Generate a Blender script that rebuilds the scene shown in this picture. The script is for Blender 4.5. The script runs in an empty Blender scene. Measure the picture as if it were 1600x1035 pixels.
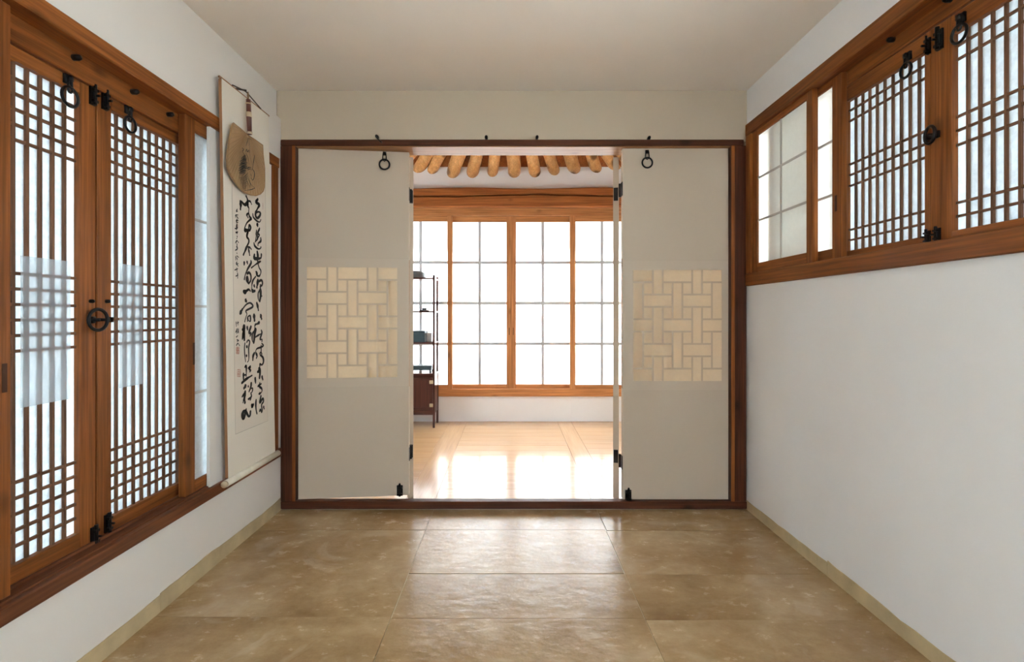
import bpy, bmesh, math, random
from mathutils import Vector, Matrix

# ------------------------------------------------------------------ camera, sky, sun, exposure
SC = bpy.context.scene
COL = SC.collection
random.seed(7)
F = 800.0                      # focal length in pixels of the 1600 px wide frame
CZ = 1.02                      # eye height
VX, VY = 798.0, 493.0          # vanishing point of the depth direction

cam = bpy.data.cameras.new('camera')
cam.sensor_width = 36.0
cam.lens = 36.0 * F / 1600.0
cam.shift_x = (800.0 - VX) / 1600.0
cam.shift_y = (VY - 517.5) / 1600.0
cam.clip_start = 0.02
camo = bpy.data.objects.new('camera', cam)
COL.objects.link(camo)
camo.location = (0, 0, CZ)
camo.rotation_euler = (math.radians(90), 0, 0)
SC.camera = camo

world = bpy.data.worlds.new('sky')
SC.world = world
world.use_nodes = True
bg = world.node_tree.nodes['Background']
bg.inputs['Color'].default_value = (0.79, 0.925, 1.0, 1)
bg.inputs['Strength'].default_value = 6.0

sun = bpy.data.lights.new('sun', 'SUN')
sun.energy = 25.0
sun.angle = math.radians(3)
sun.color = (0.97, 0.99, 1.0)
suno = bpy.data.objects.new('sun', sun)
COL.objects.link(suno)
suno.location = (0, 12, 9)
suno.rotation_euler = Vector((0.12, -1.0, -0.77)).to_track_quat('-Z', 'Y').to_euler()

SC.view_settings.view_transform = 'Standard'
SC.view_settings.look = 'None'
SC.view_settings.gamma = 1.0
SC.view_settings.use_curve_mapping = False
SC.view_settings.exposure = 1.92
try:
    SC.cycles.max_bounces = 14
    SC.cycles.diffuse_bounces = 9
    SC.cycles.transmission_bounces = 10
    SC.cycles.glossy_bounces = 4
    SC.cycles.transparent_max_bounces = 12
    SC.cycles.use_denoising = True
    SC.cycles.use_adaptive_sampling = False
    SC.cycles.sample_clamp_indirect = 12.0
    SC.cycles.blur_glossy = 0.3
except Exception:
    pass


# ------------------------------------------------------------------ materials
def new_mat(name):
    m = bpy.data.materials.new(name)
    m.use_nodes = True
    nt = m.node_tree
    return m, nt, nt.nodes, nt.links, nt.nodes['Principled BSDF']


def coords(nt, scale=(1, 1, 1), rand=True):
    N, L = nt.nodes, nt.links
    tc = N.new('ShaderNodeTexCoord')
    mp = N.new('ShaderNodeMapping')
    mp.inputs['Scale'].default_value = scale
    if rand:
        oi = N.new('ShaderNodeObjectInfo')
        mu = N.new('ShaderNodeMath'); mu.operation = 'MULTIPLY'; mu.inputs[1].default_value = 37.0
        L.new(oi.outputs['Random'], mu.inputs[0])
        ad = N.new('ShaderNodeVectorMath'); ad.operation = 'ADD'
        cb = N.new('ShaderNodeCombineXYZ')
        for k in range(3):
            L.new(mu.outputs[0], cb.inputs[k])
        L.new(tc.outputs['Object'], ad.inputs[0]); L.new(cb.outputs[0], ad.inputs[1])
        L.new(ad.outputs[0], mp.inputs['Vector'])
    else:
        L.new(tc.outputs['Object'], mp.inputs['Vector'])
    return mp.outputs['Vector']


def ramp(nt, stops):
    r = nt.nodes.new('ShaderNodeValToRGB')
    e = r.color_ramp.elements
    while len(e) < len(stops):
        e.new(0.5)
    for i, (p, c) in enumerate(stops):
        e[i].position = p
        e[i].color = (c[0], c[1], c[2], 1)
    return r


def noise(nt, vec, scale, detail=3, rough=0.55):
    n = nt.nodes.new('ShaderNodeTexNoise')
    n.inputs['Scale'].default_value = scale
    n.inputs['Detail'].default_value = detail
    n.inputs['Roughness'].default_value = rough
    nt.links.new(vec, n.inputs['Vector'])
    return n.outputs['Fac']


def bump(nt, height, strength, dist, bsdf):
    b = nt.nodes.new('ShaderNodeBump')
    b.inputs['Strength'].default_value = strength
    b.inputs['Distance'].default_value = dist
    nt.links.new(height, b.inputs['Height'])
    nt.links.new(b.outputs['Normal'], bsdf.inputs['Normal'])


def mixc(nt, fac, a, b, mode='MIX'):
    m = nt.nodes.new('ShaderNodeMix')
    m.data_type = 'RGBA'
    m.blend_type = mode
    if isinstance(fac, float):
        m.inputs['Factor'].default_value = fac
    else:
        nt.links.new(fac, m.inputs['Factor'])
    for v, k in ((a, 6), (b, 7)):
        if isinstance(v, tuple):
            m.inputs[k].default_value = (v[0], v[1], v[2], 1)
        else:
            nt.links.new(v, m.inputs[k])
    return m.outputs[2]


def wood(name, light, dark, axis, rough=0.45, knots=0.6, grain=1.0, vary=0.25, coat=0.0, fine=(0.60, 1.12), ks=(0.05, 0.16)):
    m, nt, N, L, B = new_mat(name)
    s = [9.0 * grain] * 3
    s['xyz'.index(axis)] = 0.55 * grain
    v = coords(nt, tuple(s))
    n1 = noise(nt, v, 3.2, 5, 0.62)
    r = ramp(nt, [(0.28, dark), (0.72, light)])
    L.new(n1, r.inputs['Fac'])
    s2 = [60.0 * grain] * 3
    s2['xyz'.index(axis)] = 1.6 * grain
    v2 = coords(nt, tuple(s2))
    n2 = noise(nt, v2, 2.0, 2)
    r2 = ramp(nt, [(0.3, (fine[0],) * 3), (0.7, (fine[1],) * 3)])
    L.new(n2, r2.inputs['Fac'])
    c = mixc(nt, 1.0, r.outputs['Color'], r2.outputs['Color'], 'MULTIPLY')
    if knots > 0:
        s3 = [6.0] * 3
        s3['xyz'.index(axis)] = 3.2
        v3 = coords(nt, tuple(s3))
        vo = N.new('ShaderNodeTexVoronoi')
        vo.inputs['Scale'].default_value = 1.25
        L.new(v3, vo.inputs['Vector'])
        rk = ramp(nt, [(ks[0], (1, 1, 1)), (ks[1], (0, 0, 0))])
        L.new(vo.outputs['Distance'], rk.inputs['Fac'])
        mk = N.new('ShaderNodeMath'); mk.operation = 'MULTIPLY'; mk.inputs[1].default_value = knots
        L.new(rk.outputs['Color'], mk.inputs[0])
        c = mixc(nt, mk.outputs[0], c, tuple(k * 0.28 for k in dark))
    oi = N.new('ShaderNodeObjectInfo')
    hs = N.new('ShaderNodeHueSaturation')
    mr = N.new('ShaderNodeMapRange')
    mr.inputs['To Min'].default_value = 1.0 - vary * 0.5
    mr.inputs['To Max'].default_value = 1.0 + vary * 0.5
    L.new(oi.outputs['Random'], mr.inputs['Value'])
    L.new(mr.outputs[0], hs.inputs['Value'])
    L.new(c, hs.inputs['Color'])
    L.new(hs.outputs['Color'], B.inputs['Base Color'])
    B.inputs['Roughness'].default_value = rough
    B.inputs['Specular IOR Level'].default_value = 0.18
    B.inputs['Coat Weight'].default_value = coat
    B.inputs['Coat Roughness'].default_value = 0.14
    if not coat:
        bump(nt, n2, 0.25, 0.0012, B)
    return m


def three(name, light, dark, **k):
    return {a: wood(name + '_' + a, light, dark, a, **k) for a in 'xyz'}


W_FRAME = three('honey_pine', (0.345, 0.115, 0.028), (0.165, 0.045, 0.010))
W_SILL = three('red_brown_pine', (0.24, 0.085, 0.036), (0.115, 0.037, 0.017), rough=0.38)
W_POST = three('dark_pine', (0.12, 0.038, 0.018), (0.055, 0.019, 0.010), knots=0.85)
W_BAR = three('lattice_wood', (0.24, 0.115, 0.06), (0.13, 0.06, 0.032), knots=0.0, vary=0.15)
W_FAR = three('orange_pine', (0.46, 0.16, 0.048), (0.29, 0.083, 0.022), knots=0.6)
W_FAR_LIT = three('lit_orange_pine', (0.62, 0.275, 0.105), (0.47, 0.185, 0.062), knots=0.5)  # lightened copy of the far pine; light on the frames is in its colour
W_PALE = three('pale_pine', (0.46, 0.235, 0.105), (0.33, 0.145, 0.055))
W_LOG = three('peeled_log', (0.68, 0.36, 0.14), (0.46, 0.205, 0.065), knots=0.85, grain=1.4, ks=(0.22, 0.36), fine=(0.72, 1.15))
W_PLANK = three('floor_plank_wood', (0.60, 0.375, 0.19), (0.52, 0.30, 0.135), rough=0.35, knots=0.0, vary=0.10, coat=0.9, fine=(0.90, 1.05))
W_SHELF = three('shelf_wood', (0.10, 0.035, 0.026), (0.055, 0.02, 0.016), rough=0.28, knots=0.0)


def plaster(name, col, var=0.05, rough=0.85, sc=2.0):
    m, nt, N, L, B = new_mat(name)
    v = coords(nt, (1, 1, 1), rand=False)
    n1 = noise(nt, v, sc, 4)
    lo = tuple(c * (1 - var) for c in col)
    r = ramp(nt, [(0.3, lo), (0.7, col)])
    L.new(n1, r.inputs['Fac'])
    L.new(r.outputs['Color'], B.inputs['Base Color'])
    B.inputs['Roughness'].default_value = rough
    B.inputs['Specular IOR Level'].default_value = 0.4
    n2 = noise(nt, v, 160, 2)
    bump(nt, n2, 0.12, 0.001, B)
    return m


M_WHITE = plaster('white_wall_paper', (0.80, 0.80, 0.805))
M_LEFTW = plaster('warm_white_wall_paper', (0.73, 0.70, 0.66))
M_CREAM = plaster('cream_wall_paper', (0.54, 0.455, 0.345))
M_BAND_P = plaster('door_band_paper', (0.57, 0.48, 0.38), 0.03)
M_CEIL = plaster('ceiling_paper', (0.80, 0.74, 0.67))
M_DOOR = plaster('door_paper', (0.55, 0.46, 0.36), 0.04)
M_FARW = plaster('far_wall_paper', (0.80, 0.785, 0.79), 0.04)
M_STRIP = plaster('oiled_paper_strip', (0.60, 0.48, 0.28), 0.3, 0.45, 9.0)
M_MUNT = plaster('shade_grey_muntin', (0.50, 0.47, 0.45), 0.02)  # grey stands in for bar shadows showing through the backlit paper
M_MUNT_FAR = plaster('far_shade_muntin', (0.50, 0.50, 0.51), 0.02)  # same for the far panes: the bars' shadow is put into the colour
M_GROUND = plaster('gravel_ground', (0.42, 0.41, 0.39), 0.2)
M_EAVE = plaster('eave_wood', (0.22, 0.12, 0.07), 0.3)


def hanji(name, col, trans, var=0.06, sc=40.0, through=1.0):
    m, nt, N, L, B = new_mat(name)
    v = coords(nt, (1, 1, 1), rand=True)
    n1 = noise(nt, v, sc, 4, 0.7)
    r = ramp(nt, [(0.3, tuple(c * (1 - var) for c in col)), (0.7, col)])
    L.new(n1, r.inputs['Fac'])
    d = N.new('ShaderNodeBsdfDiffuse')
    t = N.new('ShaderNodeBsdfTranslucent')
    mx = N.new('ShaderNodeMixShader')
    mx.inputs[0].default_value = trans
    L.new(r.outputs['Color'], d.inputs['Color'])
    L.new(mixc(nt, 1.0, r.outputs['Color'], (through, through, through), 'MULTIPLY'), t.inputs['Color'])
    L.new(d.outputs[0], mx.inputs[1]); L.new(t.outputs[0], mx.inputs[2])
    out = N['Material Output']
    L.new(mx.outputs[0], out.inputs['Surface'])
    N.remove(B)
    return m


M_PAPER = hanji('window_paper', (0.76, 0.81, 0.84), 0.38, 0.20, 55.0, 1.0)
M_PAPER_L = hanji('bright_window_paper', (0.76, 0.81, 0.84), 0.43, 0.24, 55.0, 1.0)
M_PAPER_FILL = hanji('fill_window_paper', (0.91, 0.93, 0.94), 0.60)  # clearer paper for the unseen windows added as fill light
M_PAPER_R = hanji('shoji_paper', (0.88, 0.88, 0.86), 0.42, 0.05)
M_PAPER_R2 = hanji('thick_shoji_paper', (0.88, 0.88, 0.86), 0.30, 0.05)
M_PAPER_FAR = hanji('far_window_paper', (0.92, 0.92, 0.92), 0.40, 0.02)
M_PANE = hanji('door_pane_paper', (0.80, 0.69, 0.54), 0.58, 0.06)


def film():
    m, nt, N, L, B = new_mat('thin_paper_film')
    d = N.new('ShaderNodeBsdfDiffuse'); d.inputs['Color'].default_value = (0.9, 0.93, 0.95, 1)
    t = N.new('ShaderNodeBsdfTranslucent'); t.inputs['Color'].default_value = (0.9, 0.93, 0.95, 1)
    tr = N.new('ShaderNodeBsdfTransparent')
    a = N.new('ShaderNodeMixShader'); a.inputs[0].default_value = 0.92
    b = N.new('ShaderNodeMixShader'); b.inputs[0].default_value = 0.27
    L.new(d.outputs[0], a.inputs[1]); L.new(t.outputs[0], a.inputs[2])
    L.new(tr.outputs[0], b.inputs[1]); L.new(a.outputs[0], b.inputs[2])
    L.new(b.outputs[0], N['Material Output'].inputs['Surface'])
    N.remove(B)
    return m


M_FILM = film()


def flat(name, col, rough=0.6, metal=0.0, spec=0.4):
    m, nt, N, L, B = new_mat(name)
    v = coords(nt, (1, 1, 1))
    n1 = noise(nt, v, 25, 3)
    r = ramp(nt, [(0.3, tuple(c * 0.85 for c in col)), (0.7, col)])
    L.new(n1, r.inputs['Fac'])
    L.new(r.outputs['Color'], B.inputs['Base Color'])
    B.inputs['Roughness'].default_value = rough
    B.inputs['Metallic'].default_value = metal
    B.inputs['Specular IOR Level'].default_value = spec
    return m


M_IRON = flat('black_iron', (0.012, 0.012, 0.013), 0.42, 0.6)
M_INK = flat('black_ink', (0.014, 0.013, 0.013), 0.7)
M_INK2 = flat('grey_ink', (0.05, 0.047, 0.042), 0.75)
M_LINE = flat('faint_border_line', (0.36, 0.33, 0.29), 0.8)
M_SEAL = flat('faded_red_seal_ink', (0.50, 0.20, 0.14), 0.8)
M_SCROLL = plaster('scroll_mount_paper', (0.74, 0.69, 0.60), 0.04)
M_SHEET = plaster('calligraphy_sheet', (0.71, 0.645, 0.56), 0.05)
M_BACK = flat('brown_scroll_backing', (0.34, 0.165, 0.075), 0.7)
M_ROLLER = flat('ivory_roller', (0.74, 0.69, 0.58), 0.4)
M_FAN = flat('oiled_fan_paper', (0.42, 0.265, 0.135), 0.55)
M_FANRIB = flat('fan_rib', (0.34, 0.205, 0.10), 0.6)
M_FANH = flat('lacquered_handle', (0.11, 0.032, 0.024), 0.35)
M_BAND = flat('pale_binding', (0.55, 0.43, 0.28), 0.6)
M_CORD = flat('tan_cord', (0.25, 0.16, 0.08), 0.8)
M_DARKCORD = flat('dark_cord', (0.09, 0.06, 0.045), 0.8)
M_BRASS = flat('dull_brass', (0.55, 0.46, 0.32), 0.4, 0.6)
M_TEAL = flat('dark_teal_box', (0.03, 0.055, 0.065), 0.5)
M_GREY = flat('dark_grey_ceramic', (0.10, 0.10, 0.10), 0.55)
M_CLEARISH = flat('pale_glass_block', (0.72, 0.75, 0.80), 0.2)
M_SLOT = flat('dark_slot', (0.06, 0.022, 0.01), 0.8)
M_RAWWOOD = W_PALE['z']


def floor_paper():
    m, nt, N, L, B = new_mat('oiled_floor_paper')
    v = coords(nt, (1, 1, 1))
    a = noise(nt, v, 2.3, 9, 0.66)
    r = ramp(nt, [(0.32, (0.28, 0.170, 0.075)), (0.50, (0.40, 0.270, 0.135)), (0.70, (0.54, 0.41, 0.245))])
    L.new(a, r.inputs['Fac'])
    b = noise(nt, coords(nt, (1.0, 1.6, 1)), 14, 7, 0.72)
    r2 = ramp(nt, [(0.35, (0.90, 0.89, 0.87)), (0.72, (1.10, 1.12, 1.15))])
    L.new(b, r2.inputs['Fac'])
    c = mixc(nt, 1.0, r.outputs['Color'], r2.outputs['Color'], 'MULTIPLY')
    # pale scuffs and brush marks
    w = N.new('ShaderNodeTexNoise'); w.inputs['Scale'].default_value = 3.0; w.inputs['Detail'].default_value = 9
    w.inputs['Distortion'].default_value = 2.2
    L.new(v, w.inputs['Vector'])
    rs = ramp(nt, [(0.57, (0, 0, 0)), (0.68, (1, 1, 1))])
    L.new(w.outputs['Fac'], rs.inputs['Fac'])
    mm = N.new('ShaderNodeMath'); mm.operation = 'MULTIPLY'; mm.inputs[1].default_value = 0.38
    L.new(rs.outputs['Color'], mm.inputs[0])
    c = mixc(nt, mm.outputs[0], c, (0.60, 0.48, 0.33))
    L.new(c, B.inputs['Base Color'])
    rr = ramp(nt, [(0.3, (0.11, 0.11, 0.11)), (0.7, (0.32, 0.32, 0.32))])
    L.new(b, rr.inputs['Fac'])
    L.new(rr.outputs['Color'], B.inputs['Roughness'])
    B.inputs['Specular IOR Level'].default_value = 0.38
    n = noise(nt, coords(nt, (1, 1.6, 1)), 16, 5)
    bump(nt, n, 0.6, 0.0035, B)
    return m


M_FLOOR = floor_paper()


# ------------------------------------------------------------------ builders
def link(o, parent=None):
    COL.objects.link(o)
    if parent is not None:
        o.parent = parent
    return o


def wloc(o):
    p = Vector(o.location)
    while o.parent is not None:
        o = o.parent
        p = p + Vector(o.location)
    return p


def tag(o, label, cat, group=None, kind=None):
    o['label'] = label
    o['category'] = cat
    if group:
        o['group'] = group
    if kind:
        o['kind'] = kind
    return o


def empty(name, loc, label=None, cat=None, kind=None, group=None):
    o = bpy.data.objects.new(name, None)
    o.location = loc
    o.empty_display_size = 0.05
    link(o)
    if label:
        tag(o, label, cat, group, kind)
    return o


_cache = {}


def box_mesh(size, mat, bev):
    key = (tuple(round(s, 5) for s in size), mat.name, bev)
    if key in _cache:
        return _cache[key]
    bm = bmesh.new()
    bmesh.ops.create_cube(bm, size=1.0)
    for v in bm.verts:
        v.co = Vector((v.co.x * size[0], v.co.y * size[1], v.co.z * size[2]))
    if bev > 0:
        bmesh.ops.bevel(bm, geom=list(bm.edges), offset=min(bev, min(size) * 0.4), segments=1, affect='EDGES', profile=0.5)
    me = bpy.data.meshes.new('box')
    bm.to_mesh(me); bm.free()
    me.materials.append(mat)
    _cache[key] = me
    return me


def box(name, xr, yr, zr, mat, parent=None, bev=0.0015, label=None):
    """One piece; limits in world metres."""
    c = Vector(((xr[0] + xr[1]) / 2, (yr[0] + yr[1]) / 2, (zr[0] + zr[1]) / 2))
    s = (abs(xr[1] - xr[0]), abs(yr[1] - yr[0]), abs(zr[1] - zr[0]))
    o = bpy.data.objects.new(name, box_mesh(s, mat, bev))
    link(o, parent)
    o.location = c - (wloc(parent) if parent is not None else Vector((0, 0, 0)))
    if label:
        o['label'] = label
    return o


def boxes(name, lst, mat, parent=None):
    """Several boxes that make ONE solid piece (a wall with an opening)."""
    bm = bmesh.new()
    for xr, yr, zr in lst:
        r = bmesh.ops.create_cube(bm, size=1.0)
        for v in r['verts']:
            v.co = Vector((xr[0] + (v.co.x + .5) * (xr[1] - xr[0]), yr[0] + (v.co.y + .5) * (yr[1] - yr[0]), zr[0] + (v.co.z + .5) * (zr[1] - zr[0])))
    return mesh_obj(name, bm, mat, parent)


def mesh_obj(name, bm, mat, parent=None, origin=None, smooth=False):
    me = bpy.data.meshes.new(name)
    bmesh.ops.recalc_face_normals(bm, faces=list(bm.faces))
    if origin is not None:
        for v in bm.verts:
            v.co -= Vector(origin)
    bm.to_mesh(me); bm.free()
    me.materials.append(mat)
    if smooth:
        for p in me.polygons:
            p.use_smooth = True
    o = bpy.data.objects.new(name, me)
    link(o, parent)
    base = Vector(origin) if origin is not None else Vector((0, 0, 0))
    o.location = base - (wloc(parent) if parent is not None else Vector((0, 0, 0)))
    return o


def frame_matrix(o, n, up=Vector((0, 0, 1))):
    """local z -> n (out of the surface), local y -> up."""
    n = Vector(n).normalized(); up = Vector(up).normalized()
    x = up.cross(n).normalized()
    y = n.cross(x)
    m = Matrix((x, y, n)).transposed().to_4x4()
    m.translation = Vector(o)
    return m


def bm_tube(bm, pts, r, seg=8, closed=False):
    pts = [Vector(p) for p in pts]
    n = len(pts)
    rings = []
    prev = None
    for i, p in enumerate(pts):
        a = pts[(i - 1) % n] if (closed or i > 0) else p
        b = pts[(i + 1) % n] if (closed or i < n - 1) else p
        t = (b - a).normalized()
        if prev is None:
            h = Vector((0, 0, 1)) if abs(t.z) < 0.9 else Vector((1, 0, 0))
            u = t.cross(h).normalized()
        else:
            u = (prev - t * prev.dot(t)).normalized()
        prev = u
        w = t.cross(u)
        rr = r[i] if isinstance(r, (list, tuple)) else r
        rings.append([bm.verts.new(p + (u * math.cos(2 * math.pi * k / seg) + w * math.sin(2 * math.pi * k / seg)) * rr) for k in range(seg)])
    m = n if closed else n - 1
    for i in range(m):
        A, B = rings[i], rings[(i + 1) % n]
        for k in range(seg):
            bm.faces.new((A[k], A[(k + 1) % seg], B[(k + 1) % seg], B[k]))
    if not closed:
        bm.faces.new(rings[0]); bm.faces.new(list(reversed(rings[-1])))


def bm_lbox(bm, M, c, s):
    r = bmesh.ops.create_cube(bm, size=1.0)
    for v in r['verts']:
        v.co = M @ Vector((c[0] + v.co.x * s[0], c[1] + v.co.y * s[1], c[2] + v.co.z * s[2]))


def circle(M, c, R, n=20, plane='xy', ry=None):
    ry = R if ry is None else ry
    out = []
    for k in range(n):
        a = 2 * math.pi * k / n
        if plane == 'xy':
            out.append(M @ Vector((c[0] + R * math.cos(a), c[1] + ry * math.sin(a), c[2])))
        else:
            out.append(M @ Vector((c[0], c[1] + ry * math.sin(a), c[2] + R * math.cos(a))))
    return out


def ring_pull(parent, pos, n, R=0.026, r=0.0042, drop=0.048):
    """iron plate and link with a ring hanging from it (drop: plate to ring centre)."""
    M = frame_matrix(pos, n)
    bm = bmesh.new()
    bm_lbox(bm, M, (0, 0, 0.004), (0.022, 0.026, 0.008))
    bm_lbox(bm, M, (0, 0.002, 0.012), (0.012, 0.014, 0.012))
    L = drop - R + 0.010
    pts = []
    for k in range(14):
        a = 2 * math.pi * k / 14
        pts.append(M @ Vector((0.008 * math.cos(a) * (1.15 if math.sin(a) < 0 else 0.75), -L * 0.5 + (L * 0.5 + 0.006) * math.sin(a), 0.012)))
    bm_tube(bm, pts, 0.003, 6, True)
    p = mesh_obj('ring_pull', bm, M_IRON, parent, pos, True)
    p['label'] = 'black iron ring pull'
    bm = bmesh.new()
    bm_tube(bm, circle(M, (0, -drop, 0.012), R, 24), r, 8, True)
    mesh_obj('ring', bm, M_IRON, p, pos, True)
    return p


def door_ring(parent, pos, n, R=0.032, bar=0.0):
    """larger ring on a spike, turned half towards the room."""
    M = frame_matrix(pos, n)
    bm = bmesh.new()
    bm_lbox(bm, M, (0, 0, 0.003), (0.024, 0.02, 0.006))
    bm_tube(bm, [M @ Vector((0, 0, 0)), M @ Vector((0, 0, 0.026))], 0.005, 8)
    if bar:
        bm_lbox(bm, M, (bar * 0.5, 0, 0.012), (abs(bar), 0.009, 0.008))
        bm_lbox(bm, M, (bar, 0, 0.008), (0.012, 0.016, 0.016))
    p = mesh_obj('door_ring', bm, M_IRON, parent, pos, True)
    p['label'] = 'large black iron door ring with latch spike'
    bm = bmesh.new()
    pts = []
    for k in range(26):
        a = 2 * math.pi * k / 26
        pts.append(M @ Vector((R * math.cos(a) * 0.94, R * math.sin(a), 0.022 + R * 0.3 * math.cos(a) * 0.5)))
    bm_tube(bm, pts, 0.005, 8, True)
    mesh_obj('ring', bm, M_IRON, p, pos, True)
    return p


def bolt(parent, pos, n, h=0.05, w=0.018):
    M = frame_matrix(pos, n)
    bm = bmesh.new()
    bm_lbox(bm, M, (0, 0, 0.003), (w, h, 0.006))
    bm_tube(bm, [M @ Vector((0, -h * 0.5, 0.011)), M @ Vector((0, h * 0.62, 0.011))], w * 0.28, 8)
    for s in (-0.3, 0.3):
        bm_lbox(bm, M, (0, s * h, 0.009), (w * 0.8, h * 0.14, 0.014))
    bm_tube(bm, [M @ Vector((0, 0, 0.011)), M @ Vector((0, 0, 0.026))], 0.0035, 6)
    return mesh_obj('bolt', bm, M_IRON, parent, pos)


def peg(parent, pos, n, L=0.03, r=0.008, name='peg'):
    M = frame_matrix(pos, n)
    bm = bmesh.new()
    bm_tube(bm, [M @ Vector((0, 0, -0.002)), M @ Vector((0, 0, L * .7)), M @ Vector((0, 0.001, L))], [r, r, r * 0.7], 10)
    return mesh_obj(name, bm, M_IRON, parent, pos, True)


# ------------------------------------------------------------------ room sizes (metres)
XL, XR = -1.205, 1.238
YB = 2.685           # face of the partition
YN = -1.55           # wall behind the camera
ZC = 2.198
YF = 4.916           # window wall of the far room
PT = 0.14            # partition thickness
FX = 2.0             # far room half width

# floor with its oiled paper sheets
floor = tag(boxes('floor', [((XL - .2, XR + .2), (YN - .2, YB + PT), (-0.12, -0.0015))], M_STRIP), 'glossy yellow brown oiled paper floor of the front room', 'floor', kind='structure')
xcuts = [XL, -0.402, 0.452, XR]
rows = [[2.685, 2.429, 1.73, 1.10, 0.40, -0.35, -1.0, YN], [2.685, 2.431, 2.02, 1.722, 1.06, 0.42, -0.3, -1.0, YN], [2.685, 2.425, 2.015, 1.712, 1.08, 0.42, -0.3, -1.0, YN]]
for ci in range(3):
    for k in range(len(rows[ci]) - 1):
        y1, y0 = rows[ci][k], rows[ci][k + 1]
        x0, x1 = xcuts[ci], xcuts[ci + 1]
        dz = 0.0006 * ((k + ci) % 3)
        bm = bmesh.new()
        ov = 0.0025
        j = [random.uniform(-.004, .004) for _ in range(4)]
        q = [(x0 + ov * 0 + (j[0] if ci else 0), y0 + .0012), (x1 - .002 + (j[1] if ci < 2 else 0), y0 + .0012 + j[2] * .6), (x1 - .002, y1 - .0012), (x0, y1 - .0012)]
        top = [bm.verts.new((a, b, dz)) for a, b in q]
        bot = [bm.verts.new((a, b, -0.0016)) for a, b in q]
        bm.faces.new(top); bm.faces.new(bot[::-1])
        for i in range(4):
            bm.faces.new((top[i], bot[i], bot[(i + 1) % 4], top[(i + 1) % 4]))
        mesh_obj('floor_sheet', bm, M_FLOOR, floor, ((x0 + x1) / 2, (y0 + y1) / 2, 0))

ceiling = tag(boxes('ceiling', [((XL - .2, XR + .2), (YN - .2, YB + PT), (ZC, ZC + .14))], M_CEIL), 'flat cream papered ceiling over the front room', 'ceiling', kind='structure')

# left wall: outer skin, pocket covers and openings
XO = -1.36
wl = boxes('wall_left', [
    ((XO, XL), (YN, YB + PT), (0, .29)),
    ((XO, XL), (YN, YB + PT), (1.80, 2.05)),
    ((XO, XL - .023), (YN, YB + PT), (2.05, ZC + .02)),
    ((XO, XL), (-.35, .52), (.29, 1.80)),
    ((XO, XL), (YN, -1.38), (.29, 1.80)),
    ((XO, XL), (2.60, YB + PT), (.29, 1.80)),
    ((XL - .013, XL), (2.051, 2.60), (.33, 1.785)),
    ((XL - .013, XL), (.52, 1.077), (.33, 1.785)),
    ((XO, -1.262), (2.13, 2.60), (.29, 1.80)),
    ((XO, -1.262), (.52, 1.00), (.29, 1.80)),
    ((XO, -1.262), (.52, 2.60), (1.72, 1.80)),
], M_LEFTW)
tag(wl, 'white papered wall with tall lattice windows beside the scroll', 'wall', kind='structure')

XRO = 1.40
wr = boxes('wall_right', [
    ((XR, XRO), (YN, YB + PT), (0, 1.18)),
    ((XR, XRO), (YN, YB + PT), (2.0, ZC + .02)),
    ((XR, XRO), (YN, .50), (1.18, 2.0)),
    ((XR, XRO), (2.64, YB + PT), (1.18, 2.0)),
    ((1.29, XRO), (.50, 2.64), (1.915, 2.0)),
], M_WHITE)
tag(wr, 'white papered wall below and above the high lattice window', 'wall', kind='structure')

# wall behind the camera, with an opening for an added light-giving window
wf = boxes('wall_front', [
    ((XO, XRO), (YN - .12, YN), (0, .30)),
    ((XO, XRO), (YN - .12, YN), (1.95, ZC + .02)),
    ((XO, -.62), (YN - .12, YN), (.30, 1.95)),
    ((.62, XRO), (YN - .12, YN), (.30, 1.95)),
], M_WHITE)
tag(wf, 'white papered wall behind the viewpoint', 'wall', kind='structure')

# partition towards the far room
ZT, ZH, ZS = 1.939, 1.907, 0.047     # lintel top, head underside, threshold top
XPL, XPR = -1.124, 1.151             # opening between the posts
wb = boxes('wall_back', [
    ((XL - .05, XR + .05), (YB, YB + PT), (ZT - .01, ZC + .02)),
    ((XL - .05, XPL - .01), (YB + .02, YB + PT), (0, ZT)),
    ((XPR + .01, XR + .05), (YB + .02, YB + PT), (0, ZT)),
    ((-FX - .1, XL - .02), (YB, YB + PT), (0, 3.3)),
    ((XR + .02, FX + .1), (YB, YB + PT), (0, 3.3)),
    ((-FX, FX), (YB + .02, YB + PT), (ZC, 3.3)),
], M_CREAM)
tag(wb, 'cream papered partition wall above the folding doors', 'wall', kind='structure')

# ------------------------------------------------------------------ far room
ff = tag(boxes('floor_far', [((-FX, FX), (YB + .02, YF + .1), (-0.12, -0.004))], W_PLANK['x']), 'shiny pale wooden plank floor of the far room', 'floor', kind='structure')
RAILS = [(-.582, -.42), (.447, .578)]
yA = YB + .035
for (a, b) in RAILS:
    box('floor_board', (a, b), (yA, YF), (-.006, 0), W_PLANK['y'], ff, 0.0012)
for (a, b), ph in (((-FX, RAILS[0][0]), 0.05), ((RAILS[0][1], RAILS[1][0]), 0.0), ((RAILS[1][1], FX), 0.09)):
    y = yA - ph
    while y < YF:
        box('floor_plank', (a + .001, b - .001), (max(y, yA), min(y + .1425, YF)), (-.006, -.0002), W_PLANK['x'], ff, 0.0012)
        y += .1435

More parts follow.
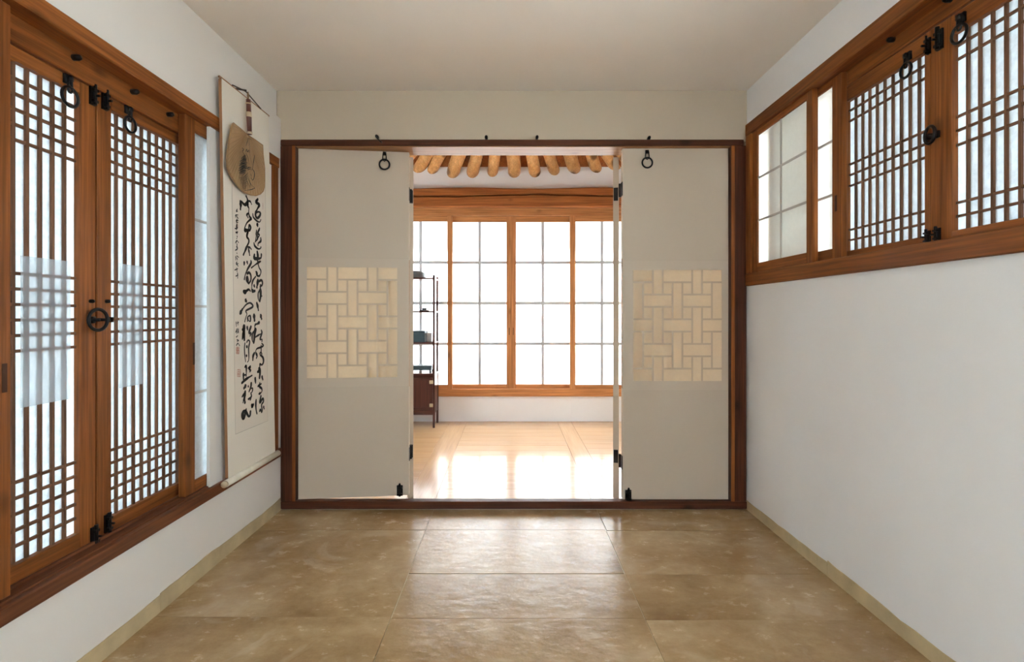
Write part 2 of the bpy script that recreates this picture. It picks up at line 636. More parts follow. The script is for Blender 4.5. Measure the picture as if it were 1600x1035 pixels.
wfar = boxes('wall_far', [
    ((-FX, FX), (YF, YF + .14), (0, .26)),
    ((-FX, FX), (YF, YF + .14), (2.0, 2.50)),
    ((-FX, -1.18), (YF, YF + .14), (.26, 2.0)),
    ((1.18, FX), (YF, YF + .14), (.26, 2.0)),
], M_FARW)
tag(wfar, 'white papered far wall under and above the wide paper window', 'wall', kind='structure')
for x0, x1 in ((-FX, -.123), (-.121, .578), (.58, FX)):
    box('wall_paper_sheet', (x0, x1), (YF - .0035, YF), (0.004, .247), M_FARW, wfar, 0)
for s, nm in ((-1, 'left'), (1, 'right')):
    xr = (FX, FX + .12) if s > 0 else (-FX - .12, -FX)
    w = boxes('wall_far_' + nm, [(xr, (YB + PT, YF + .14), (0, .3)), (xr, (YB + PT, YF + .14), (1.9, 3.4)), (xr, (YB + PT, 3.0), (.3, 1.9)), (xr, (4.6, YF + .14), (.3, 1.9))], M_FARW)
    tag(w, 'plain white side wall of the far room, ' + ('beyond the display shelf' if s < 0 else 'opposite the display shelf'), 'wall', kind='structure')

# sloping board ceiling with log rafters
SL = 0.5
bm = bmesh.new()
prof = [(YF + .05, 2.446 - .025), (YF - 1.35, 2.446 + 1.35 * SL), (YB, 2.446 + 1.35 * SL)]
va = [bm.verts.new((x, y, z)) for x in (-FX, FX) for y, z in prof]
vb = [bm.verts.new((x, y, z + .1)) for x in (-FX, FX) for y, z in prof]
for V in (va, vb):
    bm.faces.new((V[0], V[1], V[4], V[3])); bm.faces.new((V[1], V[2], V[5], V[4]))
for a, b in ((0, 1), (1, 2), (3, 4), (4, 5), (0, 3), (2, 5)):
    bm.faces.new((va[a], va[b], vb[b], vb[a]))
cf = tag(mesh_obj('ceiling_far', bm, W_FAR['y']), 'sloping wooden board ceiling on round log rafters in the far room', 'ceiling', kind='structure')
LOGS = [(-1.10, 2.37, .95), (656, 269, 674), (677, 271.5, 692), (709, 277.5, 718), (739.5, 277, 745), (770, 276, 772.5), (803, 277, 801.5), (834.5, 276, 831), (865, 273.5, 857.5), (897, 271, 889), (931, 269, 921), (959, 266, 939), (1.18, 2.37, -.8)]
for i, lg in enumerate(LOGS):
    r = 0.057 + 0.004 * math.sin(i * 2.3)
    if abs(lg[0]) < 5:
        X0, zb, sx = lg
    else:
        X0 = (lg[0] - VX) * YF / F
        zb = CZ + (VY - lg[1]) * YF / F
        Y1 = YF - .2017
        sx = ((lg[2] - VX) * Y1 / F - X0) / .2017
    z0 = zb + r
    pts, rr = [], []
    for k in range(9):
        t = -0.10 + k * 0.16
        wob = 0.006 * math.sin(k * 1.7 + i)
        pts.append((X0 + sx * t * (1 - .12 * max(t, 0)) + wob, YF - t, z0 + SL * t))
        rr.append(r * (1 + 0.05 * math.sin(k * 1.3 + i * 2)) * (1 + .06 * k / 8))
    bm = bmesh.new()
    bm_tube(bm, pts, rr, 16)
    mesh_obj('rafter', bm, W_LOG['y'], cf, (X0, YF, z0), True)

# ------------------------------------------------------------------ timber trim
def trim(n, lst_or_box, mat, label):
    o = box('trim_%d' % n, *lst_or_box, mat, None, 0.003)
    return tag(o, label, 'beam', kind='structure')


trim(1, ((-1.262, -1.19), (.50, 2.635), (1.777, 1.828)), W_FRAME['y'], 'long brown head beam above the tall lattice windows')
t2 = trim(2, ((-1.31, -1.252), (.52, 2.14), (1.709, 1.79)), W_FRAME['y'], 'recessed brown head board with iron pegs over the tall lattice windows')
trim(3, ((-1.32, -1.19), (.50, 2.135), (.288, .331)), W_SILL['y'], 'long dark red brown sill under the tall lattice windows')
trim(4, ((XL - .013, -1.19), (2.135, 2.665), (.288, .331)), W_SILL['y'], 'brown rail on the wall under the hanging scroll')
trim(5, ((XL - .02, -1.191), (2.578, 2.627), (.331, 1.777)), W_FRAME['z'], 'narrow brown upright on the wall beside the hanging scroll')
trim(6, ((XL - .02, -1.191), (.50, .549), (.331, 1.777)), W_FRAME['z'], 'brown upright at the near end of the tall window frame')
box('track_rib', (-1.261, -1.252), (.55, 2.13), (.331, .339), W_SILL['y'], bpy.data.objects['trim_3'], 0)
box('track_rib', (-1.219, -1.211), (.55, 2.05), (.331, .336), W_SILL['y'], bpy.data.objects['trim_3'], 0)
XH = -1.252
for px, py in ((114.5, 90), (206, 143.5), (262, 179)):
    Y = -XH * F / (VX - px)
    peg(t2, (XH, Y, CZ - (py - VY) * Y / F), (1, 0, 0), 0.022, 0.009)

trim(7, ((1.222, 1.30), (.48, 2.668), (1.95, 2.012)), W_FRAME['y'], 'long brown head beam above the high window')
t8 = trim(8, ((1.284, 1.36), (.52, 2.0), (1.90, 1.955)), W_FRAME['y'], 'recessed brown head board with iron pegs over the high lattice window')
trim(9, ((1.222, 1.37), (.48, 2.668), (1.172, 1.236)), W_FRAME['y'], 'long brown sill beam under the high window')
trim(10, ((1.222, 1.30), (2.612, 2.664), (1.236, 1.95)), W_FRAME['z'], 'short brown upright at the corner end of the high window')
trim(11, ((1.222, 1.30), (.484, .536), (1.236, 1.95)), W_FRAME['z'], 'short brown upright at the near end of the high window')
for px, py in ((1396.5, 62), (1486, -1)):
    Y = 1.284 * F / (px - VX)
    peg(t8, (1.284, Y, CZ - (py - VY) * Y / F), (-1, 0, 0), 0.022, 0.009)

lin = trim(12, ((XL + .003, 1.2185), (YB - .012, YB + PT), (ZH, ZT)), W_POST['x'], 'thin brown lintel over the folding doors')
for px, py in ((590, 215), (760, 216), (839, 216), (1013, 217)):
    X = (px - VX) / 298.; z = CZ - (py - VY) / 298.
    peg(lin, (X, YB, z), (0, -1, 0), 0.028, 0.0085, 'peg')
for px, py in ((595.5, 222.5),):
    X = (px - VX) / 298.; z = CZ - (py - VY) / 298.
    bm = bmesh.new()
    bm_tube(bm, [(X - .018, YB - .03, z + .02), (X - .006, YB - .025, z + .004), (X + .004, YB - .018, z - .004), (X + .006, YB - .008, z - .004)], .004, 6)
    mesh_obj('hook', bm, M_IRON, lin, (X, YB, z), True)
box('lit_lintel_underside', (XPL, XPR), (YB - .004, YB + PT), (ZH - .004, ZH), W_PALE['x'], lin, .001, 'lintel underside with bounced light put into its pale colour')  # paler wood than the lintel paints the light bounced up from the far floor
trim(13, ((XL + .003, XPL), (YB - .012, YB + PT), (ZS, ZH)), W_POST['z'], 'dark knotty post between the scroll corner and a folding door')
box('post_edge', (XPL - .016, XPL - .0005), (YB - .014, YB - .0115), (ZS + .001, ZH - .001), W_FRAME['z'], bpy.data.objects['trim_13'], 0)
trim(14, ((XPR, 1.2315), (YB - .012, YB + PT), (ZS, ZH)), W_POST['z'], 'dark knotty post between a folding door and the high window corner')
box('post_edge', (XPR + .0005, XPR + .018), (YB - .014, YB - .0115), (ZS + .001, ZH - .001), W_FRAME['z'], bpy.data.objects['trim_14'], 0)
trim(15, ((XL + .003, 1.234), (YB - .012, YB + .035), (.007, ZS)), W_POST['x'], 'dark brown wooden threshold between the two rooms')

# far wall timber
def zf(py):
    return CZ - (py - VY) * YF / F


trim(16, ((-FX, FX), (YF - .035, YF + .10), (zf(619), zf(607.5))), W_FAR_LIT['x'], 'orange brown sill rail under the far paper window')
trim(17, ((-FX, FX), (YF - .035, YF + .10), (zf(338), zf(326))), W_FAR_LIT['x'], 'orange brown head rail over the far paper window')
bm = bmesh.new()
n = 40
zt, zb_ = zf(296.5), zf(326.5)
R = random.Random(3)
crk = [0.60 + .05 * math.sin(k * .35) + R.uniform(-.015, .015) for k in range(n + 1)]
secs = []
for k in range(n + 1):
    X = -FX + 2 * FX * k / n
    zc = zb_ + (zt - zb_) * crk[k]
    tt = zt + .006 * math.sin(k * .5)
    y = YF - .075
    secs.append([bm.verts.new((X, a, b)) for a, b in ((YF + .05, zb_), (y + .012, zb_), (y, zb_ + .012), (y, zc - .009), (y + .05, zc), (y, zc + .009), (y, tt - .012), (y + .012, tt), (YF + .05, tt))])
for k in range(n):
    A, B = secs[k], secs[k + 1]
    for i in range(8):
        bm.faces.new((A[i], A[i + 1], B[i + 1], B[i]))
bm.faces.new(secs[0]); bm.faces.new(secs[-1][::-1])
t18 = mesh_obj('trim_18', bm, W_FAR['x'], None, (0, YF, (zt + zb_) / 2))
tag(t18, 'big cracked orange brown beam below the log rafters', 'beam', kind='structure')

# ------------------------------------------------------------------ baseboards: oiled paper turned up the walls
def strip(name, side, segs, label):
    X = XL if side < 0 else XR
    root = None
    for (y0, y1, h) in segs:
        bm = bmesh.new()
        n = max(6, int((y1 - y0) / .05))
        d = .0025 * (-side)
        ring = []
        for k in range(n + 1):
            y = y0 + (y1 - y0) * k / n
            hh = h + random.uniform(-.003, .003) + .004 * math.sin(y * 7)
            ring.append((bm.verts.new((X + d, y, 0)), bm.verts.new((X + d, y, hh)), bm.verts.new((X, y, hh)), bm.verts.new((X, y, 0))))
        for k in range(n):
            for i in range(3):
                bm.faces.new((ring[k][i], ring[k][i + 1], ring[k + 1][i + 1], ring[k + 1][i]))
        bm.faces.new(ring[0]); bm.faces.new(ring[-1])
        o = mesh_obj(name if root is None else 'paper_strip', bm, M_STRIP, root, None if root is None else None)
        if root is None:
            root = o
            tag(o, label, 'baseboard', kind='structure')
    return root


strip('baseboard_left', -1, [(1.759, 2.684, .063), (.7, 1.757, .063), (YN, .698, .063)], 'yellowed oiled paper skirting under the tall lattice windows')
strip('baseboard_right', 1, [(2.0, 2.684, .052), (1.2, 1.998, .057), (YN, 1.198, .057)], 'yellowed oiled paper skirting under the high window wall')

# ------------------------------------------------------------------ lattice window leaves
def lattice_leaf(idx, side, Xf, y0, y1, z0, z1, st0, st1, rb, rt, ncell, hz, label, film_r=None):
    """side -1: left wall (room is +x), +1: right wall (room is -x). Xf: face of the leaf."""
    d = -side                    # towards the room
    X = lambda a: Xf - d * a     # a metres behind the face
    e = empty('window_%d' % idx, (Xf, (y0 + y1) / 2, z0), label, 'window', 'structure')
    T = .036
    xr = lambda a, b: (min(X(a), X(b)), max(X(a), X(b)))
    box('stile', xr(0, T), (y0, y0 + st0), (z0, z1), W_FRAME['z'], e, .002)
    box('stile', xr(0, T), (y1 - st1, y1), (z0, z1), W_FRAME['z'], e, .002)
    la, lb = y0 + st0, y1 - st1
    box('rail', xr(.0005, T), (la, lb), (z0, z0 + rb), W_FRAME['y'], e, .002)
    box('rail', xr(.0005, T), (la, lb), (z1 - rt, z1), W_FRAME['y'], e, .002)
    za, zb = z0 + rb, z1 - rt
    p = (lb - la) / ncell
    bw = .0085 if side < 0 else .0072
    for k in range(1, ncell):
        y = la + p * k
        box('lattice_bar', xr(.0115, .0185), (y - bw / 2, y + bw / 2), (za, zb), W_BAR['z'], e, 0)
    for z in hz:
        box('lattice_bar', xr(.0121, .0183), (la, lb), (z - bw / 2, z + bw / 2), W_BAR['y'], e, 0)
    box('paper', xr(.0192, .0197), (la, lb), (za, zb), M_PAPER_L if side < 0 else M_PAPER, e, 0)
    for k in range(1, ncell):
        y = la + p * k
        box('outer_bar', xr(.025, .041), (y - .008, y + .008), (za, zb), W_BAR['z'], e, 0)
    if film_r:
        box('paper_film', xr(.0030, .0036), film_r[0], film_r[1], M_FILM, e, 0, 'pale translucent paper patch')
    return e


XLF = -1.265
hzL = [1.671 - .0395 * k for k in range(1, 6)] + [1.1286 - .0403 * k for k in range(6)] + [.588 - .0412 * k for k in range(5)]
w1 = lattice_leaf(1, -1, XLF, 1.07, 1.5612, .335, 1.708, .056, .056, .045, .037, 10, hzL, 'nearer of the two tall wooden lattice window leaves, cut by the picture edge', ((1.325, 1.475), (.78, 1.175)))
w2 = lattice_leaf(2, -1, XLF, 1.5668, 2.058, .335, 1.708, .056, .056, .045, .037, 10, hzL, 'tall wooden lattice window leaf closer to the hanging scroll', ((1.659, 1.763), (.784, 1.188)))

box('gap_backing', (XLF - .034, XLF - .016), (1.556, 1.572), (.34, 1.703), W_POST['z'], w1, 0)  # dark backing added so the gap between the leaves reads as shade


def onleft(px, py, X=XLF):
    Y = -X * F / (VX - px)
    return (X, Y, CZ - (py - VY) * Y / F)


def onright(px, py, X):
    Y = X * F / (px - VX)
    return (X, Y, CZ - (py - VY) * Y / F)


NL = (1, 0, 0)
NR = (-1, 0, 0)
ring_pull(w1, onleft(103, 124), NL, .027, .0042, .05)
ring_pull(w2, onleft(198, 172), NL, .025, .004, .048)
door_ring(w1, onleft(142, 500), NL, .0315, 0.062)
for px, py in ((141, 471),):
    peg(w1, onleft(px, py), NL, .012, .006, 'nail')
peg(w2, onleft(166, 471), NL, .012, .006, 'nail')
bolt(w1, onleft(143, 150), NL, .055, .02)
bolt(w2, onleft(162, 158), NL, .055, .02)
bolt(w1, onleft(145, 838), NL, .055, .02)
bolt(w2, onleft(166, 818), NL, .055, .02)

XRF = 1.29
hzR = [1.807, 1.767, 1.600, 1.559, 1.517, 1.3485, 1.309]
w3 = lattice_leaf(3, 1, XRF, 1.5755, 2.03, 1.240, 1.898, .022, .057, .027, .056, 10, hzR, 'high wooden lattice window leaf in the middle of its frame beside the sliding paper panels')
w4 = lattice_leaf(4, 1, XRF, 1.062, 1.5735, 1.240, 1.898, .060, .0755, .027, .056, 10, hzR, 'nearer high wooden lattice window leaf, cut by the picture edge')
ring_pull(w3, onright(1421, 88, XRF), NR, .023, .004, .045)
ring_pull(w4, onright(1505, 28, XRF), NR, .025, .0042, .045)
door_ring(w4, onright(1464, 211, XRF), NR, .025, -0.02)
bolt(w4, onright(1470, 62, XRF), NR, .06, .022)
bolt(w3, onright(1452.5, 72, XRF), NR, .05, .012)
bolt(w3, onright(1452, 371, XRF), NR, .04, .014)
bolt(w4, onright(1467, 367, XRF), NR, .04, .016)


# ------------------------------------------------------------------ sliding paper panels
def paper_panel(idx, axis, face, back, a0, a1, z0, z1, sta, stb, rb, rt, nc, nr, label, wd, paper, pull=None, far=False):
    """axis 'y': panel in a side wall (face/back are x limits); axis 'x': panel in the far wall (y limits)."""
    def rng(u, v, f0, f1):
        xr = (min(f0, f1), max(f0, f1))
        return (xr, (u, v)) if axis == 'y' else ((u, v), xr)
    base = (face, (a0 + a1) / 2, z0) if axis == 'y' else ((a0 + a1) / 2, face, z0)
    e = empty('window_%d' % idx, base, label, 'window', 'structure')
    def b(name, u, v, zr, f0, f1, m, bev=.0015):
        p, q = rng(u, v, f0, f1)
        return box(name, p, q, zr, m, e, bev)
    b('stile', a0, a0 + sta, (z0, z1), face, back, wd['z'])
    b('stile', a1 - stb, a1, (z0, z1), face, back, wd['z'])
    b('rail', a0 + sta, a1 - stb, (z0, z0 + rb), face + (back - face) * .03, back, wd[axis])
    b('rail', a0 + sta, a1 - stb, (z1 - rt, z1), face + (back - face) * .03, back, wd[axis])
    la, lb, za, zb = a0 + sta, a1 - stb, z0 + rb, z1 - rt
    mw = .010 if not far else .028
    g = lambda t: face + (back - face) * t
    for i in range(1, nc):
        c = la + (lb - la) * i / nc
        b('muntin', c - mw / 2, c + mw / 2, (za, zb), g(.25), g(.42), M_MUNT_FAR if far else M_MUNT, 0)
    for i in range(1, nr):
        z = za + (zb - za) * i / nr
        b('muntin', la, lb, (z - mw / 2, z + mw / 2), g(.26), g(.415), M_MUNT_FAR if far else M_MUNT, 0)
    for i in range(nc):
        for k in range(nr):
            b('pane', la + (lb - la) * i / nc, la + (lb - la) * (i + 1) / nc, (za + (zb - za) * k / nr, za + (zb - za) * (k + 1) / nr), g(.43), g(.445), paper, 0)
    if pull:
        s = .003 if axis == 'x' else .0065
        c, zc, h = pull
        b('finger_pull', c - s, c + s, (zc - h / 2, zc + h / 2), face - (back - face) * .02, g(.1), M_SLOT, 0)
    return e


# left wall, both pulled back towards the pockets
paper_panel(5, 'y', -1.222, -1.248, 1.922, 2.56, .336, 1.777, .060, .05, .043, .045, 2, 4, 'narrow visible part of a sliding paper panel next to the scroll', W_FRAME, M_PAPER, (1.974, CZ - 60 * 1.974 / F, .085))
paper_panel(6, 'y', -1.222, -1.248, .62, 1.252, .336, 1.777, .05, .062, .043, .045, 2, 4, 'sliding panel stile at the picture edge with a finger slot', W_FRAME, M_PAPER, (1.236, CZ - 98 * 1.236 / F, .07))
# right wall
paper_panel(7, 'y', 1.234, 1.257, 2.093, 2.611, 1.238, 1.949, .045, .045, .044, .027, 2, 3, 'sliding paper panel with six panes at the corner end of the high window', W_FRAME, M_PAPER_R)
paper_panel(8, 'y', 1.262, 1.284, 1.953, 2.47, 1.238, 1.949, .058, .045, .044, .027, 2, 3, 'half hidden sliding paper panel with a finger slot behind the six pane panel', W_FRAME, M_PAPER_R2, (1.987, CZ + 175 * 1.987 / F, .062))
# far wall
zp0, zp1 = zf(608), zf(338)
paper_panel(9, 'x', YF - .028, YF + .0, -1.165, -.559, zp0, zp1, .045, .045, .043, .055, 2, 4, 'far sliding paper panel behind the display shelf', W_FAR_LIT, M_PAPER_FAR, None, True)
paper_panel(10, 'x', YF + .003, YF + .031, -.602, .005, zp0, zp1, .045, .045, .043, .055, 2, 4, 'far sliding paper panel just beside the shelf side of the centre joint', W_FAR_LIT, M_PAPER_FAR, (-.0135, zf(518), .07), True)
paper_panel(11, 'x', YF + .003, YF + .031, .005, .612, zp0, zp1, .045, .045, .043, .055, 2, 4, 'far sliding paper panel just past the centre joint, away from the shelf', W_FAR_LIT, M_PAPER_FAR, (.0245, zf(518), .07), True)
paper_panel(12, 'x', YF - .028, YF + .0, .566, 1.172, zp0, zp1, .052, .045, .043, .055, 2, 4, 'far sliding paper panel partly hidden by the folding door opposite the shelf', W_FAR_LIT, M_PAPER_FAR, None, True)
paper_panel(15, 'y', FX + .03, FX + .06, 3.0, 4.6, .3, 1.9, .05, .05, .05, .05, 4, 4, 'unseen paper window added to light the far room, opposite the display shelf', W_FAR, M_PAPER_R)  # out of view, added to brighten the far room
paper_panel(16, 'y', -FX - .03, -FX - .06, 3.0, 4.6, .3, 1.9, .05, .05, .05, .05, 4, 4, 'unseen paper window added to light the far room, beyond the display shelf', W_FAR, M_PAPER_FILL)  # second added window, likewise out of view
# behind and beside the camera: unseen windows added to brighten the front room
paper_panel(14, 'y', -1.262, -1.29, -1.38, -.35, .29, 1.80, .05, .05, .05, .05, 6, 4, 'broad unseen paper window added beside the viewpoint for its light', W_FRAME, M_PAPER_FILL)
paper_panel(13, 'x', YN - .02, YN - .05, -.62, .62, .30, 1.95, .05, .05, .05, .05, 4, 4, 'broad unseen paper window added behind the viewpoint for its light', W_FRAME, M_PAPER_FILL)

# ------------------------------------------------------------------ folding paper doors
WEAVE = []
for c0, c1, r0, r1 in (
    [(0, 1, 0, 0), (2, 2, 0, 1), (3, 5, 0, 0), (6, 6, 0, 1), (7, 8, 0, 0)] +
    [(0, 0, 1, 3), (1, 1, 1, 1), (3, 3, 1, 1), (4, 4, 1, 3), (5, 5, 1, 1), (7, 7, 1, 1), (8, 8, 1, 3)] +
    [(1, 3, 2, 2), (5, 7, 2, 2)] +
    [(1, 1, 3, 3), (2, 2, 3, 5), (3, 3, 3, 3), (5, 5, 3, 3), (6, 6, 3, 5), (7, 7, 3, 3)] +
    [(0, 1, 4, 4), (3, 5, 4, 4), (7, 8, 4, 4)] +
    [(0, 0, 5, 7), (1, 1, 5, 5), (3, 3, 5, 5), (4, 4, 5, 7), (5, 5, 5, 5), (7, 7, 5, 5), (8, 8, 5, 7)] +
    [(1, 3, 6, 6), (5, 7, 6, 6)] +
    [(1, 1, 7, 7), (2, 2, 7, 8), (3, 3, 7, 7), (5, 5, 7, 7), (6, 6, 7, 8), (7, 7, 7, 7)] +
    [(0, 1, 8, 8), (3, 5, 8, 8), (7, 8, 8, 8)]):
    WEAVE.append((c0, c1, r0, r1))


def lbox(name, xr, yr, zr, mat, parent, bev=0.0):
    """box in the parent's own coordinates"""
    s = (xr[1] - xr[0], yr[1] - yr[0], zr[1] - zr[0])
    o = bpy.data.objects.new(name, box_mesh(s, mat, bev))
    link(o, parent)
    o.location = ((xr[0] + xr[1]) / 2, (yr[0] + yr[1]) / 2, (zr[0] + zr[1]) / 2)
    return o


def lmesh(name, bm, mat, parent, smooth=False):
    me = bpy.data.meshes.new(name)
    bmesh.ops.recalc_face_normals(bm, faces=list(bm.faces))
    bm.to_mesh(me); bm.free()
    me.materials.append(mat)
    for p in me.polygons:
        p.use_smooth = smooth
    o = bpy.data.objects.new(name, me)
    link(o, parent)
    return o


def folding_leaf(idx, loc, rot, W, H, lx0, lx1, lz0, lz1, label):
    """local x along the leaf, y into the far room, z up; face at y = 0"""
    e = empty('door_%d' % idx, loc, label, 'door', 'structure')
    e.rotation_euler = (0, 0, rot)
    T = .042
    if True:
        bm = bmesh.new()
        for xr, zr in (((0, lx0), (0, H)), ((lx1, W), (0, H)), ((lx0, lx1), (0, lz0)), ((lx0, lx1), (lz1, H))):
            r = bmesh.ops.create_cube(bm, size=1.0)
            for v in r['verts']:
                v.co = Vector((xr[0] + (v.co.x + .5) * (xr[1] - xr[0]), (v.co.y + .5) * T, zr[0] + (v.co.z + .5) * (zr[1] - zr[0])))
        lmesh('papered_body', bm, M_DOOR, e)
        # band of overlapping paper that carries the lattice field
        for z in (lz0 - .052, lz1 + .052):
            lbox('paper_seam', (.004, W - .004), (-.0008, 0), (z - .004, z + .004), M_DOOR, e)
        za_, zb_ = lz0 - .048, lz1 + .048
        for xr, zr in (((.002, lx0), (za_, zb_)), ((lx1, W - .002), (za_, zb_)), ((lx0, lx1), (za_, lz0)), ((lx0, lx1), (lz1, zb_))):
            lbox('paper_band', xr, (-.0005, 0), zr, M_BAND_P, e)
        pw, ph = (lx1 - lx0) / 9.0, (lz1 - lz0) / 9.0
        g = .0047
        xe = lambda c, s: lx0 + pw * c + (g if s > 0 else -g) * (0 if c in (0, 9) else 1)
        ze = lambda r, s: lz1 - ph * r + (-g if s > 0 else g) * (0 if r in (0, 9) else 1)
        covered = {}
        for (c0, c1, r0, r1) in WEAVE:
            lbox('pane', (xe(c0, 1), xe(c1 + 1, -1)), (.0006, .0012), (ze(r1 + 1, -1), ze(r0, 1)), M_PANE, e)
            for c in range(c0, c1 + 1):
                for r in range(r0, r1 + 1):
                    covered[(c, r)] = (c0, r0)
        # bars: runs of cell borders between different panes
        D = .018
        for k in range(1, 9):
            r = 0
            while r < 9:
                if covered[(k - 1, r)] != covered[(k, r)]:
                    s = r
                    while r < 9 and covered[(k - 1, r)] != covered[(k, r)]:
                        r += 1
                    lbox('lattice_bar', (lx0 + pw * k - g, lx0 + pw * k + g), (0, D), (lz1 - ph * r, lz1 - ph * s), M_DOOR, e)
                else:
                    r += 1
            c = 0
            while c < 9:
                if covered[(c, k - 1)] != covered[(c, k)]:
                    s = c
                    while c < 9 and covered[(c, k - 1)] != covered[(c, k)]:
                        c += 1
                    lbox('lattice_bar', (lx0 + pw * s, lx0 + pw * c), (.0003, D), (lz1 - ph * k - g, lz1 - ph * k + g), M_DOOR, e)
                else:
                    c += 1
    return e


DZ0, DZ1 = ZS + .002, ZH - .006
DH = DZ1 - DZ0
YD = YB + .016
# left leaf, swung a little away
dl = folding_leaf(1, (XPL + .003, YD, DZ0), math.radians(6.3), .575, DH, .0435, .513, CZ - (590.5 - VY) * 2.73 / F - DZ0, CZ - (418 - VY) * 2.73 / F - DZ0,
                  'cream papered folding door with woven lattice panel beside the scroll corner')
wR = .556
dr = folding_leaf(2, (XPR - .003 - wR, YD, DZ0), 0, wR, DH, .0545, .0545 + .4665, CZ - (595.6 - VY) * YD / F - DZ0, CZ - (422 - VY) * YD / F - DZ0,
                  'cream papered folding door with woven lattice panel beside the high window corner')


def leaf_hardware(e, xr_, zr_, xb, zb_):
    """ring pull, bolt at the foot (leaf coordinates)"""
    bm = bmesh.new()
    M = frame_matrix((xr_, 0, zr_), (0, -1, 0))
    bm_lbox(bm, M, (0, .004, .005), (.018, .016, .010))
    bm_tube(bm, [M @ Vector((a, b, .011)) for a, b in ((-.008, .002), (-.010, -.03), (0, -.038), (.010, -.03), (.008, .002))], .003, 6, True)
    p = lmesh('ring_pull', bm, M_IRON, e, True)
    bm = bmesh.new()
    bm_tube(bm, circle(M, (0, -.055, .012), .0265, 24), .0045, 8, True)
    lmesh('ring', bm, M_IRON, p, True)
    bm = bmesh.new()
    M = frame_matrix((xb, 0, zb_), (0, -1, 0))
    bm_lbox(bm, M, (0, 0, .003), (.032, .056, .006))
    bm_tube(bm, [M @ Vector((0, -.028, .012)), M @ Vector((0, .030, .012)), M @ Vector((0, .042, .012))], [.007, .007, .004], 8)
    for s in (-.018, .018):
        bm_lbox(bm, M, (0, s, .010), (.026, .010, .018))
    lmesh('bolt', bm, M_IRON, e)


leaf_hardware(dl, .447, CZ - (242 - VY) * 2.75 / F - DZ0, .527, CZ - (766.5 - VY) * 2.76 / F - DZ0)
leaf_hardware(dr, (1010.5 - VX) * YD / F - (XPR - .003 - wR), CZ - (239 - VY) * YD / F - DZ0, (981.5 - VX) * YD / F - (XPR - .003 - wR), CZ - (774 - VY) * YD / F - DZ0)
# bare wood on the lock edges where the paper is worn
zc0, zc1 = CZ - (605 - VY) * 2.76 / F - DZ0, CZ - (406 - VY) * 2.76 / F - DZ0
lbox('worn_wood_edge', (.575, .5765), (.012, .030), (zc0, zc1), M_RAWWOOD, dl)
lbox('worn_wood_edge', (-.0015, 0), (.010, .036), (zc0, zc1), M_RAWWOOD, dr)


def second_leaf(idx, hx, hy, ang, thick_sign, label, T, hinge_z):
    """leaf folded back into the far room: local x runs away from the hinge edge"""
    e = empty('door_%d' % idx, (hx, hy, DZ0), label, 'door', 'structure')
    e.rotation_euler = (0, 0, ang)
    lbox('papered_body', (0, .555), (0, T) if thick_sign > 0 else (-T, 0), (.006 - DZ0, DH - .004), M_DOOR, e)
    for z in hinge_z:
        lbox('hinge', (-.003, .0), ((.004, T - .003) if thick_sign > 0 else (-T + .003, -.004)), (z - .036, z + .036), M_IRON, e)
    return e


YE = 2.835
hz_l = [CZ - (y - VY) * YE / F - DZ0 for y in (307.5, 705.5)]
hz_r = [CZ - (y - VY) * YE / F - DZ0 for y in (303.5, 713.5)]
# hinge edge spans x = -.570 .. -.540 on the left, .568 .. .598 on the right
second_leaf(3, -.571, YE, math.radians(90 + 11.5), -1, 'papered door leaf folded back edge on beside the display shelf', .0315, hz_l)
second_leaf(4, .5985, YE, math.radians(90 - 12.0), 1, 'papered door leaf folded back edge on, opposite the display shelf', .031, hz_r)
for e, xh, zz, s in ((dl, .575, hz_l, 1), (dr, 0, hz_r, -1)):
    for z in zz:
        bm = bmesh.new()
        r = bmesh.ops.create_cube(bm, size=1.0)
        for v in r['verts']:
            v.co = Vector((xh + s * (.0025 * (v.co.x + .5)), .006 + .034 * (v.co.y + .5), z + .072 * v.co.z))
        bm_tube(bm, [(xh + s * .006, .052, z - .036), (xh + s * .006, .052, z + .036)], .006, 8)
        lmesh('hinge', bm, M_IRON, e)

# ------------------------------------------------------------------ outside: ground and eaves
tag(boxes('ground', [((-30, 30), (-30, 30), (-.6, -.45))], M_GROUND), 'pale ground outside the house', 'ground', kind='structure')
tag(boxes('roof_left', [((-2.15, XO - .01), (-2.2, 6.0), (2.30, 2.36))], M_EAVE), 'wooden eave outside the tall lattice windows', 'roof', kind='structure')
tag(boxes('roof_right', [((XRO + .01, 2.2), (-2.2, 2.6), (2.32, 2.38))], M_EAVE), 'wooden eave outside the high window', 'roof', kind='structure')
tag(boxes('roof_far', [((-2.6, 2.6), (YF + .15, 5.85), (2.36, 2.42))], M_EAVE), 'wooden eave outside the far paper window', 'roof', kind='structure')

# ------------------------------------------------------------------ hanging scroll
XS = -1.172


def onscroll(px, py, X=XS):
    Y = -X * F / (VX - px)
    return Vector((X, Y, CZ - (py - VY) * Y / F))


TL, TR, BL, BR = onscroll(346.5, 122.5), onscroll(419.5, 181), onscroll(357, 748), onscroll(430, 706)
scroll = empty('hanging_scroll', (XS, (BL.y + BR.y) / 2, BL.z - .01), 'long hanging scroll with two columns of black brush calligraphy', 'scroll')


